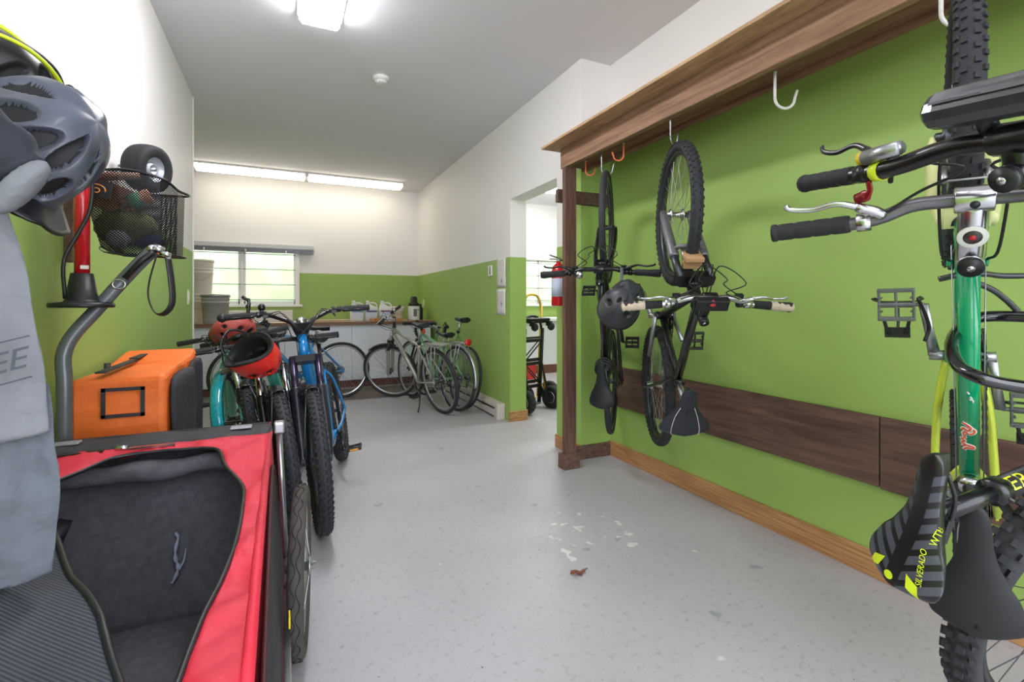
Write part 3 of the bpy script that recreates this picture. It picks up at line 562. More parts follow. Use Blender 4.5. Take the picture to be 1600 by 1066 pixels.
# decals on the green tube
Sc, top, dd = Cc['Sc'], Cc['top'], Cc['dd']; t0 = Sc-dd*.02; t1 = top-S*.025; tu = (t1-t0).normalized(); tn = Y.cross(tu); tn = tn if tn.z > 0 else -tn
def on_tube(u_, v_, r=.0181):   # u along the tube from the seat end, v round it
    return t0+tu*u_+tn*(math.cos(v_/r)*r)+Y*(math.sin(v_/r)*r)
def squig(P_, wd, r): mb = MB(); mb.tube([on_tube(a_, b_, r) for a_, b_ in smooth2(P_)], wd, 6, flat=.12, up=tn); return mb
def smooth2(P_): return [(q.x, q.y) for q in smooth_path([(a_, b_, 0) for a_, b_ in P_], 5)]
SQ = [[(.145, .012), (.142, .004), (.135, -.002), (.128, .002), (.132, .010), (.126, .014)], [(.139, .004), (.131, -.006), (.124, -.008), (.119, .0), (.124, .007), (.116, .012)], [(.118, .010), (.108, .008), (.104, .014), (.100, .008), (.094, .013), (.090, .007), (.084, .013)], [(.092, .010), (.088, -.004), (.082, -.006), (.083, .004), (.076, .010)]]
fr = [o for o in Cc['t'].children if o.name.startswith('frame')][0]; mo = mat('decal_orange', (226, 96, 60), .4)
a_ = MB(); b_ = MB()
for q in SQ:
    a_.tube([on_tube(x_, y_, .0179) for x_, y_ in smooth2(q)], .0042, 6, flat=.12, up=tn); b_.tube([on_tube(x_, y_, .0184) for x_, y_ in smooth2(q)], .0024, 6, flat=.14, up=tn)
a_.build('script_decal', M_wht, fr); b_.build('script_decal', mo, fr)
a_ = MB()
for q in ([(.225, .004), (.219, .0)], [(.214, -.001), (.208, -.004), (.204, -.001), (.209, .002), (.203, -.006), (.199, -.005)]): a_.tube([on_tube(x_, y_, .0180) for x_, y_ in q], .0018, 6, flat=.2, up=tn)
a_.build('white_mark', M_wht, fr)
for s in (-1, 1): MB().tube([Sc+Y*s*.022+dd*.0, Cc['top']+Y*s*.024-S*.03], .0012, 5).build('bare_cable', M_alu, Cc['t'])
sd = Cc['sd']; mb = MB(); z0 = lambda x, y: (x, y, saddle_top(x, y, .15, .13, 1.08)+.0009)
mb.prism([(-.098, -.002), (-.106, .004), (-.104, .0), (-.112, .003), (-.108, -.004), (-.102, .0)], lambda x, y: z0(x, y), lambda x, y: V(z0(x, y))+V((0, 0, .0004))).build('bolt_mark', mat('mark_black', (4, 4, 5), .2), sd)

# black bicycle with lime details at the picture's edge
def chevron_mat():
    m = mat('chevron_saddle', (22, 22, 25), .36, coat=.15); nt = m.node_tree; L = nt.links.new; b = nt.nodes['Principled BSDF']; tc = nt.nodes['Texture Coordinate']
    s = nt.nodes.new('ShaderNodeSeparateXYZ'); L(tc.outputs['Object'], s.inputs[0])
    def mt(op, a, c=None):
        n = nt.nodes.new('ShaderNodeMath'); n.operation = op
        for i, q in enumerate((a, c)):
            if q is None: continue
            if isinstance(q, (int, float)): n.inputs[i].default_value = q
            else: L(q, n.inputs[i])
        return n.outputs[0]
    ay = mt('ABSOLUTE', s.outputs['Y']); v = mt('MULTIPLY', mt('SUBTRACT', s.outputs['X'], mt('MULTIPLY', ay, .9)), 31)
    f = mt('GREATER_THAN', mt('FRACT', v), .42); g = mt('MULTIPLY', f, mt('GREATER_THAN', ay, .0115)); g = mt('MULTIPLY', g, mt('GREATER_THAN', s.outputs['Z'], -.0155)); g = mt('MULTIPLY', g, mt('LESS_THAN', s.outputs['X'], .12))
    x = nt.nodes.new('ShaderNodeMix'); x.data_type = 'RGBA'; x.inputs['A'].default_value = (*lin((24, 24, 27)), 1); x.inputs['B'].default_value = (*lin((74, 76, 86)), 1)
    L(g, x.inputs['Factor']); L(x.outputs['Result'], b.inputs['Base Color']); return m
M_neon = mat('neon_yellow', (214, 232, 40), .4)
Dd = bicycle('matte black mountain bicycle with a striped lime lettered saddle, cut by the picture edge', 'bicycle',
    hung((1.9266, .3326, .546), [[-.083, .2126, -.9736], [-.2706, .9355, .2273], [.9591, .2823, -.0201]], 1.0), HB,
    R=.365, wb=1.12, fl=.50, ht=.12, sp=.02, stem=.05, bw=.76, ha=68, brise=.02, sh=.66, L=.47, tw=.062, knob=62, kh=.006, steer=.13, m_frame=mat('satin_black', (30, 31, 34), .4), m_sad=chevron_mat(), dropper=True, fcabs=False, ttd=.10, tta=.13, m_rail=M_blk, rt=(.022, .03, .02, .026), barr=.0155, gripl=.13, crank=100, swid=1.0, snose=.145, srear=.125, m_spoke=M_drk)
sd = Dd['sd']; zt = lambda x, y: V((x, y, saddle_top(x, y, .145, .125, 1.0)+.0012))
ltr = text_mb('SILVERADO', .0125, lambda x, y: zt(-.058+x, -.034+y*1.0+x*.22)); ltr.build('lettering', M_neon, sd)
text_mb('WTB', .0165, lambda x, y: zt(.004+x, -.0335+y*.75)-V((0, 0, .0))).build('lettering', M_neon, sd)
mb = MB()
for s in (-1, 1): mb.grid(4, 6, lambda a, b: zt(-.083-.024*b-.010*a, s*(.020+.020*a+.006*b)))
mb.build('lime_patch', M_neon, sd)
mb = MB(); mb.add([zt(-.108, .004)]+[zt(-.108+math.cos(a_)*.008, .004+math.sin(a_)*.008) for a_ in [2*PI*k/14 for k in range(14)]], [(0, k+1, (k+1) % 14+1) for k in range(14)]); mb.build('round_logo', M_neon, sd)
Sc, dd, BB, Y = Dd['Sc'], Dd['dd'], Dd['BB'], Dd['Y']
nf = Y.cross(dd); nf = nf if nf.x > 0 else -nf
fr = [o for o in Dd['t'].children if o.name.startswith('frame')][0]
nv_ = (nf*.83-Y*.56).normalized(); tv_ = dd.cross(nv_); r_ = .0206
text_mb('ER', .036, lambda x, y: Sc-dd*(.022+x)+(nv_*math.cos(y/r_)+tv_*math.sin(y/r_))*r_).build('lettering', M_neon, fr)
St, bc, p, S = Dd['St'], Dd['bc'], Dd['p'], Dd['S']
# pod fixed ahead of the bar
mb = MB(St); n_ = 14; rings = []
for yy, k in ((.095, .72), (.085, .95), (.07, 1), (-.16, 1), (-.18, .8)):
    rings.append([bc+p*.060+S*.012+Y*yy+(p*math.cos(a)*.030+S*math.sin(a)*.034)*k*(1 if j % 2 else .97) for j, a in enumerate([2*PI*q/n_ for q in range(n_)])])
mb.loft(rings, smooth=False); pod = mb.build('handlebar_pod', mat('pod_dark', (52, 54, 60), .3, coat=.4), Dd['bar'], .002)
mb = MB(St)
mb.loft([[bc+p*.060+S*.012+Y*yy+(p*math.cos(a)*.0315+S*math.sin(a)*.0355) for a in (.35, .7, 1.05, 1.05, .7, .35)] for yy in (.075, -.15)], smooth=True); mb.build('silver_band', M_alu, pod)
MB(St).tube([bc+p*.015+Y*.03, bc+p*.05+S*.01+Y*.03], .012, 8).build('pod_mount', M_blk, pod); MB(St).tube([bc+p*.015-Y*.03, bc+p*.05+S*.01-Y*.03], .012, 8).build('pod_mount', M_blk, pod)
q, u = Dd['onbar'](1, .165)
mb = MB(St); mb.tube([q+p*.028+S*.004, q+p*.034+u*.07+S*.006], [.014, .012], 10); mb.build('brake_reservoir', M_alu, Dd['bar'])
MB(St).tube([q+p*.028-u*.016, q+p*.028+u*.004], .012, 10).build('yellow_cap', mat('yellow_cap', (238, 206, 40), .4), Dd['bar'])
MB(St).tube([q+u*.01, q+u*.026], .0182, 12).build('lime_decal', M_neon, Dd['bar'])
MB(St).tube(smooth_path([q-p*.012+S*.008, q-p*.035+S*.012+u*.0, q-p*.045+S*.012-u*.03], 4), [.006]*5+[.011]*4, 10, flat=.5).build('red_trigger', mat('oxblood', (140, 20, 30), .3, .4, coat=.4), Dd['bar'])
# cable locks hanging round the green frame
lk = tag(MB().tube(smooth_path([(1.45, .33, 1.116), (1.395, .40, 1.119), (1.353, .494, 1.123), (1.317, .522, 1.115), (1.249, .521, 1.09), (1.178, .499, 1.061), (1.128, .467, 1.034), (1.11, .431, 1.019), (1.138, .407, 1.009), (1.18, .37, 1.002), (1.24, .33, .996)], 5), .0115, 12).build('cable_lock', mat('vinyl_black', (16, 17, 22), .15, coat=.6)), 'thick glossy black cable lock looped round the emerald green tube', 'cable lock')
lk2 = tag(MB().tube(smooth_path([(1.235, .545, 1.20), (1.255, .52, 1.208), (1.303, .496, 1.21), (1.338, .479, 1.206), (1.43, .42, 1.205), (1.46, .37, 1.19), (1.43, .40, 1.14), (1.374, .463, 1.12), (1.365, .470, 1.135), (1.344, .480, 1.158), (1.315, .493, 1.18), (1.279, .515, 1.198)], 5), .006, 10).build('cable_lock', mat('clear_grey_cable', (52, 54, 58), .3, coat=.4)), 'thin braided grey cable lock behind the emerald green tube', 'cable lock')

# parked by the left wall
M_blue = mat('azure_paint', (18, 128, 196), .22, coat=.6); M_teal = mat('teal_paint', (110, 204, 188), .3, coat=.3); M_sea = mat('sea_green_paint', (64, 150, 132), .3, coat=.4)
E1 = bicycle('azure blue mountain bicycle parked nearest the open floor', 'bicycle', stand(.3997, 3.8042, -1.7444, .1669), RB,
    R=.36, wb=1.18, fl=.55, ht=.14, sp=.06, stem=.05, bw=.76, ha=67, brise=.07, sweep=.02, tw=.064, knob=66, kh=.004, steer=.24, m_frame=M_blue, rt=(.02, .034, .018, .026), bend=True, m_stan=mat('bronze_stanchion', (70, 64, 86), .2, .8), m_leg=mat('navy_fork', (26, 28, 40), .35, coat=.3), crank=150, pedref=True, legk=1.25, gripl=.15, fend=(M_blk, .06, 80, 116), m_spoke=M_drk, barend=False, sh=.66)
q, u = E1['onbar'](-1, .0); MB(E1['St']).ball(q, (.021, .024, .024), 12).build('end_plug', M_blk, E1['bar'])
q, u = E1['onbar'](-1, .19); MB(E1['St']).tube([q, q+E1['S']*.03], .008, 8).ball(q+E1['S']*.042, (.020, .020, .022), 12).build('bell', M_blkm, E1['bar'])
mb = MB(E1['St']); mb.tube([q-u*.07, q-u*.07+E1['S']*.06+u*.01, q-u*.06+E1['S']*.10], .009, 8).tube([q-u*.06+E1['S']*.09, q-u*.06+E1['S']*.115-u*.03], .009, 8).ball(q-u*.065+E1['S']*.055, .014, 8); mb.build('mirror_mount', M_blk, E1['bar'])
St, bc, p, S, Y = E1['St'], E1['bc'], E1['p'], E1['S'], E1['Y']; tp_ = E1['top']
MB(St).hexa([tp_+S*.01+p*.035+Y*.035, tp_+S*.01+p*.035-Y*.035, tp_+S*.01-p*.03-Y*.03, tp_+S*.01-p*.03+Y*.03], [bc+p*.03+Y*.062-S*.01, bc+p*.03-Y*.062-S*.01, bc-p*.04-Y*.05-S*.01, bc-p*.04+Y*.05-S*.01]).build('stem_cover', M_blk, E1['bar'], .006)
disc_on(E1['bar'], 'round_display', bc+p*.026+S*.004, p, .019, M_slv, .006, St)
E2 = bicycle('sea green mountain bicycle parked beside the blue one, red helmet on its bar', 'bicycle', stand(.1292, 3.8398, -1.6364, .18), RB,
    R=.36, wb=1.14, fl=.50, ht=.12, sp=.02, stem=.05, bw=.76, ha=67, brise=.0, tw=.06, knob=64, kh=.0035, steer=.20, m_frame=M_sea, rt=(.02, .03, .018, .025), m_stan=M_slv, crank=60, fend=(M_blk, .058, 76, 116), m_spoke=M_drk)
E3 = bicycle('black mountain bicycle parked between the sea green and teal ones', 'bicycle', stand(-.10, 4.42, -1.50, .24), RB,
    R=.35, wb=1.08, fl=.47, bw=.60, tw=.058, knob=62, kh=.003, steer=-.13, m_frame=M_blkm, m_stan=M_slv, fend=(M_blk, .055, 70, 150), m_spoke=M_drk, brise=-.02)
TT = bicycle('pale teal bicycle parked against the left wall with a turquoise fender', 'bicycle', stand(-.41, 4.86, -1.4488, .08), RB,
    R=.35, wb=1.1, fl=.40, bw=.56, fork='rigid', frame='step', m_frame=M_teal, m_fork=M_teal, tw=.05, steer=-.25, fend=(mat('turquoise_fender', (30, 172, 186), .18, noise=(60, .3), coat=.6), .075, 8, 120), disc=False, rt=(.02, .026, .018, .022), sh=.66, brise=.03)
St, bc, p, S, Y = TT['St'], TT['bc'], TT['p'], TT['S'], TT['Y']
MB(St).box(bc+p*.06-S*.05, (.07, .24, .06)).tube(smooth_path([bc+p*.10-S*.08+Y*.14, bc+p*.12-S*.09, bc+p*.10-S*.08-Y*.14], 5), .016, 10).build('handlebar_bag', M_blk, TT['bar'], .008)
# crosswise before the cupboards
Fb = bicycle('dark bicycle standing sideways before the cupboards, silver rimmed rear wheel showing', 'bicycle', stand(.62, 6.18, PI+.12, .06), None,
    R=.34, wb=1.04, fl=.44, tw=.042, m_frame=mat('steel_blue_paint', (60, 120, 170), .3, coat=.4), m_rim=M_slv, m_crank=M_alu, m_der=M_alu, disc=False, m_lever=M_slv, bw=.56, m_post=M_alu, sh=.62)
# far corner
G1 = bicycle('silver hybrid bicycle on its kickstand in front of the far corner group', 'bicycle', stand(1.5, 4.9048, 1.8357, -.1616), CB,
    R=.345, wb=1.06, fl=.44, ht=.14, sp=.1, stem=.08, bw=.56, ha=71, brise=.05, steer=.68, m_frame=M_slvp, m_leg=M_slvp, m_fork=M_drk, m_stan=M_drk, tw=.042, m_rim=M_alu, m_crank=M_drk, m_stem=M_slv, m_bar=M_alu, m_lever=M_slv, m_post=M_alu, m_sad=mat('navy_saddle', (34, 38, 54), .5), swid=1.25, disc=False, fend=(M_drk, .05, 60, 120), m_der=M_drk)
def rack_on(B, m, w_=.13, L_=.36, white=None):
    R_ = B['P']['R']; z = R_*2+.04; x = -.02; t = MB()
    for yy in (-w_/2, -w_/6, w_/6, w_/2): t.tube([(x+L_*.5, yy, z), (x-L_*.45, yy, z)], .005, 6)
    for xx in (x+L_*.5, x, x-L_*.45): t.tube([(xx, -w_/2, z), (xx, w_/2, z)], .005, 6)
    for s in (-1, 1):
        for xx in (x+L_*.25, x-.03, x-L_*.3): t.tube([(xx, s*w_/2, z), (.0, s*.075, R_+.01)], .0045, 6)
    t.tube([(x+L_*.5, 0, z), B['Sc']-B['dd']*.05], .005, 6)
    rk_ = t.build('rear_rack', m, B['t']); return rk_, x-L_*.45, z
rk_, xx, zz = rack_on(G1, M_slvp); MB().box((xx+.08, 0, zz+.012), (.26, .11, .012)).build('rack_plate', M_alu, rk_, .003)
MB().tube([(.30, .05, .30), (.24, .13, .10), (.20, .19, .012)], .007, 8).tube([(.20, .19, .012), (.16, .20, .008)], .010, 8).build('kickstand', M_blkm, G1['t'])
MB().ball((G1['sad'].x-.06, 0, G1['sad'].z-.09), (.02, .02, .03), 10).build('red_reflector', M_red, G1['t'])
G2 = bicycle('bicycle with silver rear fender and round red reflector, middle of the far corner group', 'bicycle', stand(1.66, 4.96, 1.8195, .03), CB,
    R=.345, wb=1.04, sh=.56, L=.40, fl=.40, fork='rigid', steer=.0, bw=.44, m_frame=mat('pale_green_paint', (110, 176, 130), .3, coat=.4), tw=.036, m_rim=M_alu, rfend=(M_alu, .052, 60, 190), disc=False, m_post=M_alu, m_crank=M_alu)
rk_, xx, zz = rack_on(G2, M_alu, .11, .34); disc_on(rk_, 'red_reflector', V((xx-.02, 0, zz+.01)), V((-1, 0, 0)), .038, M_red, .012)
G3 = bicycle('slim green road bicycle leaning on the far right wall', 'bicycle', stand(1.74, 5.02, 1.74, .12), CB,
    R=.34, wb=1.0, sh=.74, L=.56, fl=.37, fork='rigid', steer=.1, drop_bar=True, bw=.42, tw=.028, m_frame=mat('olive_green_paint', (100, 140, 90), .3, coat=.4), m_rim=M_alu, disc=False, m_post=M_alu, rt=(.014, .015, .0145, .017), m_stem=M_alu, m_bar=M_alu)
MB().tube(smooth_path([G3['Sc']-G3['dd']*.02+V((.14, 0, .016)), G3['Sc']+V((.15, .03, -.06)), G3['Sc']+V((.13, .03, -.16))], 5), .007, 8).build('cream_strap', mat('cream', (214, 212, 180), .6), G3['t'])

# ------------------------------------------------------------------ helmets
def helmet(name, label, M, m_shell, m_in, vents, L=.28, W=.20, Hh=.155, visor=None, m_trim=None, group=None, rim=.35, lime=False, nu=120, nv=46):
    # local: x front, z crown
    t = thing(name, label, 'helmet', M, group)
    def surf(u, v, inset=0.):      # u azimuth 0..1, v 0 rim .. 1 crown
        a = 2*PI*u; ph = v*PI/2; rr = math.cos(ph)**.72; low = -.30*Hh*(.5-.5*math.cos(2*a))-.12*Hh*(1 if math.cos(a) < 0 else 0)*abs(math.cos(a))
        z = (Hh-inset)*math.sin(ph)**.85*(1)+low*(1-v); x = (L/2-inset)*rr*math.cos(a); y = (W/2-inset)*rr*math.sin(a)*(1-.08*math.cos(a))
        return V((x, y, z))
    def vent(u, v):
        for (uc, vc, du, dv, k) in vents:
            dx = ((u-uc+.5) % 1)-.5; dy = v-vc; q = (dx+k*dy)/du; e_ = q*q+(dy/dv)**2
            if e_ < 1: return min(1, (1-e_)*3.5)
        return 0
    out = MB(); V_ = []
    for i in range(nu):
        for j in range(nv+1):
            u = i/nu; v = j/nv*.985; q = surf(u, v); ridge = .004*math.cos(u*2*PI*5)*math.sin(v*PI)
            V_.append(q+(q-V((0, 0, .02))).normalized()*(ridge-.014*vent(u, v)))
    fs = []; mi = []
    for i in range(nu):
        for j in range(nv):
            fs.append((i*(nv+1)+j, ((i+1) % nu)*(nv+1)+j, ((i+1) % nu)*(nv+1)+j+1, i*(nv+1)+j+1)); mi.append(1 if vent((i+.5)/nu, (j+.5)/nv*.985) > .8 else 0)
    k = len(V_); V_.append(surf(0, 1)); fs += [(i*(nv+1)+nv, ((i+1) % nu)*(nv+1)+nv, k) for i in range(nu)]; mi += [0]*nu
    out.v = [tuple(q) for q in V_]; out.f = fs; out.mi = mi; out.sm = [True]*len(fs); shell = out.build('shell', [m_shell, m_in], t)
    inn = MB(); R_ = []
    for v in [0, .0, .1, .25, .45, .65, .8, .92, .985]: R_.append([surf(i/nu, v, 0 if not R_ else .022) for i in range(nu)])
    inn.loft(R_, cap=False); inn.build('liner', m_in, t)
    bnd = MB(); bnd.tube([surf(i/48, .0)-V((0, 0, .0)) for i in range(48)], .006, 8, True); bnd.build('rim_edge', m_trim or m_in, t)
    if lime:
        for s in (-1, 1): MB().tube([V((.115-.23*k/16, s*(.062-.03*((k-8)/8)**2), surf(.02, .78).z-.002-.055*((k-8)/8)**2+.008)) for k in range(17)], .009, 8, flat=.5).build('lime_stripe', M_neon, t)
    for s in (.14, .27, .5): 
        pdm = MB(); pdm.tube([surf(s-.03+i*.01, .35, .03) for i in range(7)], .012, 8); pdm.build('pad', M_rub, t)
    if visor:
        mb = MB(); mb.grid(12, 6, lambda a, b: V((L/2*.86*math.cos((a-.5)*1.9)+b*.085, W/2*.95*math.sin((a-.5)*1.9)*(1+.05*b), .045+.02*b-.035*abs(a-.5)*2))); mb.build('visor', visor, t, solid=.004)
    st_ = MB()
    for s in (-1, 1): st_.tube(smooth_path([surf(.25*s % 1 if s > 0 else .75, .15, .012), V((.02, s*W*.42, -.08)), V((.03, s*.05, -.14)), V((.03, 0, -.155))], 5), .007, 6, flat=.2)
    st_.build('chin_strap', M_blk, t); return t
def frame_from(c, crown, front):
    z = V(crown).normalized(); x = V(front); x = (x-z*x.dot(z)).normalized(); y = z.cross(x)
    return Matrix.Translation(c) @ Matrix((x, y, z)).transposed().to_4x4()
VA = [(.06, .62, .03, .26, 0), (.94, .62, .03, .26, 0), (.14, .45, .036, .25, .05), (.86, .45, .036, .25, -.05), (.23, .42, .038, .20, .1), (.77, .42, .038, .20, -.1), (.33, .5, .036, .25, .1), (.67, .5, .036, .25, -.1), (.43, .55, .032, .26, .05), (.57, .55, .032, .26, -.05), (0, .3, .03, .14, 0), (.5, .25, .035, .1, 0)]
VB = [(.12, .45, .04, .10, .1), (.88, .45, .04, .10, -.1), (.25, .42, .045, .10, .1), (.75, .42, .045, .10, -.1), (.38, .45, .04, .1, .1), (.62, .45, .04, .1, -.1), (.06, .75, .04, .08, 0), (.94, .75, .04, .08, 0), (.5, .5, .035, .10, 0), (.31, .75, .05, .08, 0), (.69, .75, .05, .08, 0)]
M_hin = mat('helmet_foam', (20, 21, 24), .7)
M_hblk = mat('helmet_matte_black', (54, 55, 60), .45); M_hgry = mat('helmet_grey_gloss', (96, 102, 118), .38, noise=(4, .5), col2=(36, 39, 48), coat=.2)
helmet('helmet', 'matte black helmet hanging from the bar of the black bicycle near the post', frame_from((1.535, 2.0, 1.135), (-.25, -.75, .42), (-.55, -.1, -.55)), M_hblk, M_hin, VB, .27, .20, .15)
mb = MB(); mb.tube(smooth_path([(1.575, 2.04, 1.335), (1.56, 2.02, 1.28), (1.545, 2.02, 1.215)], 4), .009, 6, flat=.25); 
tag(mb.build('helmet_strap', mat('strap_grey', (88, 90, 98), .7)), 'grey strap looped over the bar holding the matte black helmet', 'strap')
M_hred = mat('helmet_red', (226, 44, 34), .35, coat=.2); M_hred2 = mat('helmet_brick', (168, 70, 62), .5)
h = helmet('helmet', 'upturned bright red helmet with grey visor resting on the bicycle bars', frame_from((-.155, 2.74, .895), (.50, .50, -.62), (-.84, .2, .2)), M_hred, M_hin, VB, .27, .20, .15, visor=mat('visor_grey', (72, 68, 70), .5))
h2 = helmet('helmet', 'faded brick red helmet behind the upturned bright red one', frame_from((-.30, 3.62, .965), (.1, -.85, .5), (-.7, -.1, -.2)), M_hred2, M_hin, VB, .27, .21, .15)
helmet('helmet', 'large grey and black vented helmet hanging on the left wall', frame_from((-.485, 1.30, 1.455), (.86, -.38, .34), (-.30, -.25, -.92)), M_hgry, M_hin, VA, .30, .215, .17, visor=mat('visor_dark', (24, 25, 30), .35), nu=240, nv=90)
helmet('helmet', 'black and lime helmet hanging behind the large grey one', frame_from((-.60, 1.44, 1.62), (.5, -.25, .8), (.60, .70, -.35)), mat('helmet_black', (30, 32, 34), .4), M_hin, VA, .27, .19, .13, lime=True)

# ------------------------------------------------------------------ back counter and what stands on it
CT = .90; M_mel = mat('grey_white_laminate', (232, 234, 240), .35)
ctop = thing('worktop', 'long brown edged worktop running under the window', 'worktop', (.15, 7.38, CT))
MB().box((0, 0, -.016), (3.64, 1.02, .032)).build('board', wood('worktop_top', (190, 160, 124), (160, 128, 96), (2, 10, 10), .4), ctop, .003)
MB().box((0, -.512, -.022), (3.64, .012, .044)).build('edge_strip', mat('brown_edge', (128, 92, 66), .5), ctop)
for i, (x0, x1) in enumerate(((-1.66, -.80), (-.80, .0), (.0, .83), (.83, 1.93))):
    nm = ['grey white base cupboard at the far left under the window', 'grey white base cupboard second from the window corner', 'grey white base cupboard behind the silver rimmed wheel', 'grey white base cupboard nearest the far corner wall'][i]
    cb = thing('base_cabinet', nm, 'cabinet', ((x0+x1)/2, 6.95, 0), 'base cupboards under the worktop'); w_ = x1-x0
    MB().box((0, .45, .48), (w_-.002, .88, .76)).build('carcass', M_mel, cb); MB().box((0, .47, .05), (w_-.002, .84, .10)).build('plinth', mat('brown_plinth', (110, 68, 54), .6), cb)
    for s in (-1, 1):
        dr = MB().box((s*w_/4, 0, .485), (w_/2-.004, .018, .745)).build('door', M_mel, cb, .002)
        MB().lathe([(.0, -.0095), (.007, -.0095), (.007, -.0105), (0, -.0105)], 10, (s*.03, 0, .70), 'y').lathe([(.0, -.0095), (.007, -.0095), (.007, -.0105), (0, -.0105)], 10, (s*.03, 0, .73), 'y').build('finger_holes', M_blk, dr)
def jug(x, y, label, m=M_wht, band=(40, 60, 110), rz=0, s=1.):
    t = thing('plastic_jug', label, 'jug', Matrix.Translation((x, y, CT)) @ Matrix.Rotation(rz, 4, 'Z') @ Matrix.Scale(s, 4), 'white jugs on the worktop'); mb = MB(); rr = lambda a, b, z, dx=0: [V((dx+math.copysign(abs(math.cos(q))**.5, math.cos(q))*a, math.copysign(abs(math.sin(q))**.5, math.sin(q))*b, z)) for q in [2*PI*k/20 for k in range(20)]]
    mb.loft([rr(.085, .055, 0), rr(.092, .06, .01), rr(.092, .06, .17), rr(.085, .055, .195), rr(.05, .04, .215, -.03), rr(.022, .022, .245, -.045), rr(.022, .022, .262, -.045)])
    b = mb.build('bottle', m, t); MB().tube(smooth_path([(-.02, 0, .252), (.04, 0, .252), (.078, 0, .225), (.082, 0, .18)], 5), .012, 8).build('handle', m, t)
    MB().lathe([(0, .262), (.024, .262), (.024, .285), (0, .287)], 18, (-.045, 0, 0)).build('cap', M_wht, t)
    lb = MB().box((0, -.061, .095), (.15, .003, .12)).build('label_sheet', mat('label_pale', (206, 214, 228), .5), t); MB().box((0, -.0632, .135), (.15, .002, .022)).build('label_band', mat('band%d' % band[0], band, .5), lb); return t
jug(.93, 7.2, 'white jug on the worktop nearest the blue handlebar', band=(90, 130, 170)); jug(1.125, 7.2, 'white jug with dark blue band, middle of the three jugs'); jug(1.335, 7.25, 'white jug with a maroon label behind the silver handlebar', band=(120, 50, 80))
def bucket(x, y, z, r, h, label, m, lid=None, group=None, bail=True):
    t = thing('bucket', label, 'bucket', (x, y, z), group); MB().lathe([(0, 0), (r*.86, 0), (r*.88, .006), (r*.97, h*.72), (r*1.03, h*.73), (r*1.03, h*.76), (r*.98, h*.77), (r*.98, h*.84), (r*1.04, h*.85), (r*1.04, h*.88), (r*.99, h*.89), (r*1.0, h*.97), (r*1.05, h*.975), (r*1.05, h), (r*.97, h), (r*.84, .01), (0, .01)], 32).build('body', m, t)
    if bail: MB().tube(smooth_path([(-r*1.02, -.01, h*.86), (-r*.7, -r*.8, h*.6), (0, -r*1.06, h*.48), (r*.7, -r*.8, h*.6), (r*1.02, -.01, h*.86)], 5), .003, 6).build('wire_handle', M_alu, t)
    if lid: MB().lathe([(0, h+.004), (r*.9, h+.004), (r*1.06, h+.008), (r*1.06, h-.02), (r*1.08, h-.02), (r*1.08, h+.014), (0, h+.014)], 32).build('lid', lid, t)
    return t
bucket(-.77, 6.98, CT, .15, .345, 'grey plastic bucket on the worktop below the window', mat('grey_bucket', (168, 166, 164), .5), M_alu)
M_bk = mat('white_bucket', (226, 220, 212), .45)
bucket(-.98, 7.45, CT, .135, .36, 'white bucket at the bottom of the stack by the window', M_bk, M_bk, 'stacked white buckets'); bucket(-.98, 7.45, CT+.375, .135, .36, 'white bucket second up in the stack by the window', M_bk, None, 'stacked white buckets')
bucket(-.98, 7.45, CT+.46, .135, .34, 'topmost white bucket of the stack by the window', M_bk, M_bk, 'stacked white buckets', False)
bucket(1.51, 7.2, CT, .085, .19, 'small cream pail with white lid beside the jugs', mat('cream_pail', (222, 212, 196), .5), M_wht)
MB_ = MB().tube([(-.05, 0, .20), (.05, 0, .20), (.05, 0, .225), (-.05, 0, .225)], .008, 6)
sp = thing('canister', 'black and white canister with black spout at the worktop end', 'canister', (1.745, 7.2, CT))
MB().lathe([(0, 0), (.082, 0), (.085, .01), (.085, .20), (.08, .21), (0, .21)], 28).build('body', M_wht, sp); MB().lathe([(.086, .21), (.075, .25), (.05, .27), (.05, .33), (.042, .335), (.042, .35), (0, .35)], 28).build('cap', M_blk, sp)
MB().box((.0, -.083, .11), (.05, .006, .11)).box((.045, -.075, .155), (.02, .012, .02)).build('label_print', mat('label_grey', (110, 112, 120), .5), sp)
tk = thing('thermos', 'small black bottle behind the canister at the wall', 'bottle', (1.87, 7.35, CT)); MB().lathe([(0, 0), (.045, 0), (.048, .01), (.048, .17), (.03, .20), (.03, .24), (0, .24)], 20).build('body', M_blk, tk)
tag(box('carton', (-.30, 7.42, CT+.075), (.80, .16, .15), mat('carton_white', (236, 234, 228), .6), None, .004), 'long white carton lying under the window', 'carton')
for i, (x, y, z, sx, sy, sz, c_, lb) in enumerate(((.35, 7.05, CT+.012, .7, .09, .024, (206, 178, 140), 'loose pale timber lath lying along the worktop front'), (1.16, 6.95, CT+.02, .17, .10, .04, (206, 146, 92), 'short orange brown wood block before the middle jug'), (1.45, 6.96, CT+.02, .13, .09, .04, (204, 144, 92), 'short orange brown wood block before the cream pail'), (.62, 7.3, CT+.01, .5, .2, .02, (216, 196, 170), 'flat pale board lying on the worktop left of the jugs'))):
    tag(box('wood_offcut', (x, y, z), (sx, sy, sz), mat('offcut%d' % i, c_, .7, noise=(20, .2)), None, .003, Matrix.Rotation(.05*(i-1), 4, 'Z')), lb, 'wood', 'wood offcuts on the worktop')
tag(box('floor_mat', (.80, 6.42, .006), (1.9, .72, .012), mat('mat_brown', (120, 110, 102), .95, noise=(160, .35), bump=(160, .8)), None, .004), 'thin brown grey floor mat before the cupboards', 'mat')
vl = thing('window_blind', 'raised grey metal blind across the top of the window', 'blind', (-.48, 7.86, 1.87))
MB().box((0, 0, .10), (1.74, .07, .06)).build('head_rail', mat('blind_head', (200, 202, 204), .4), vl, .004)
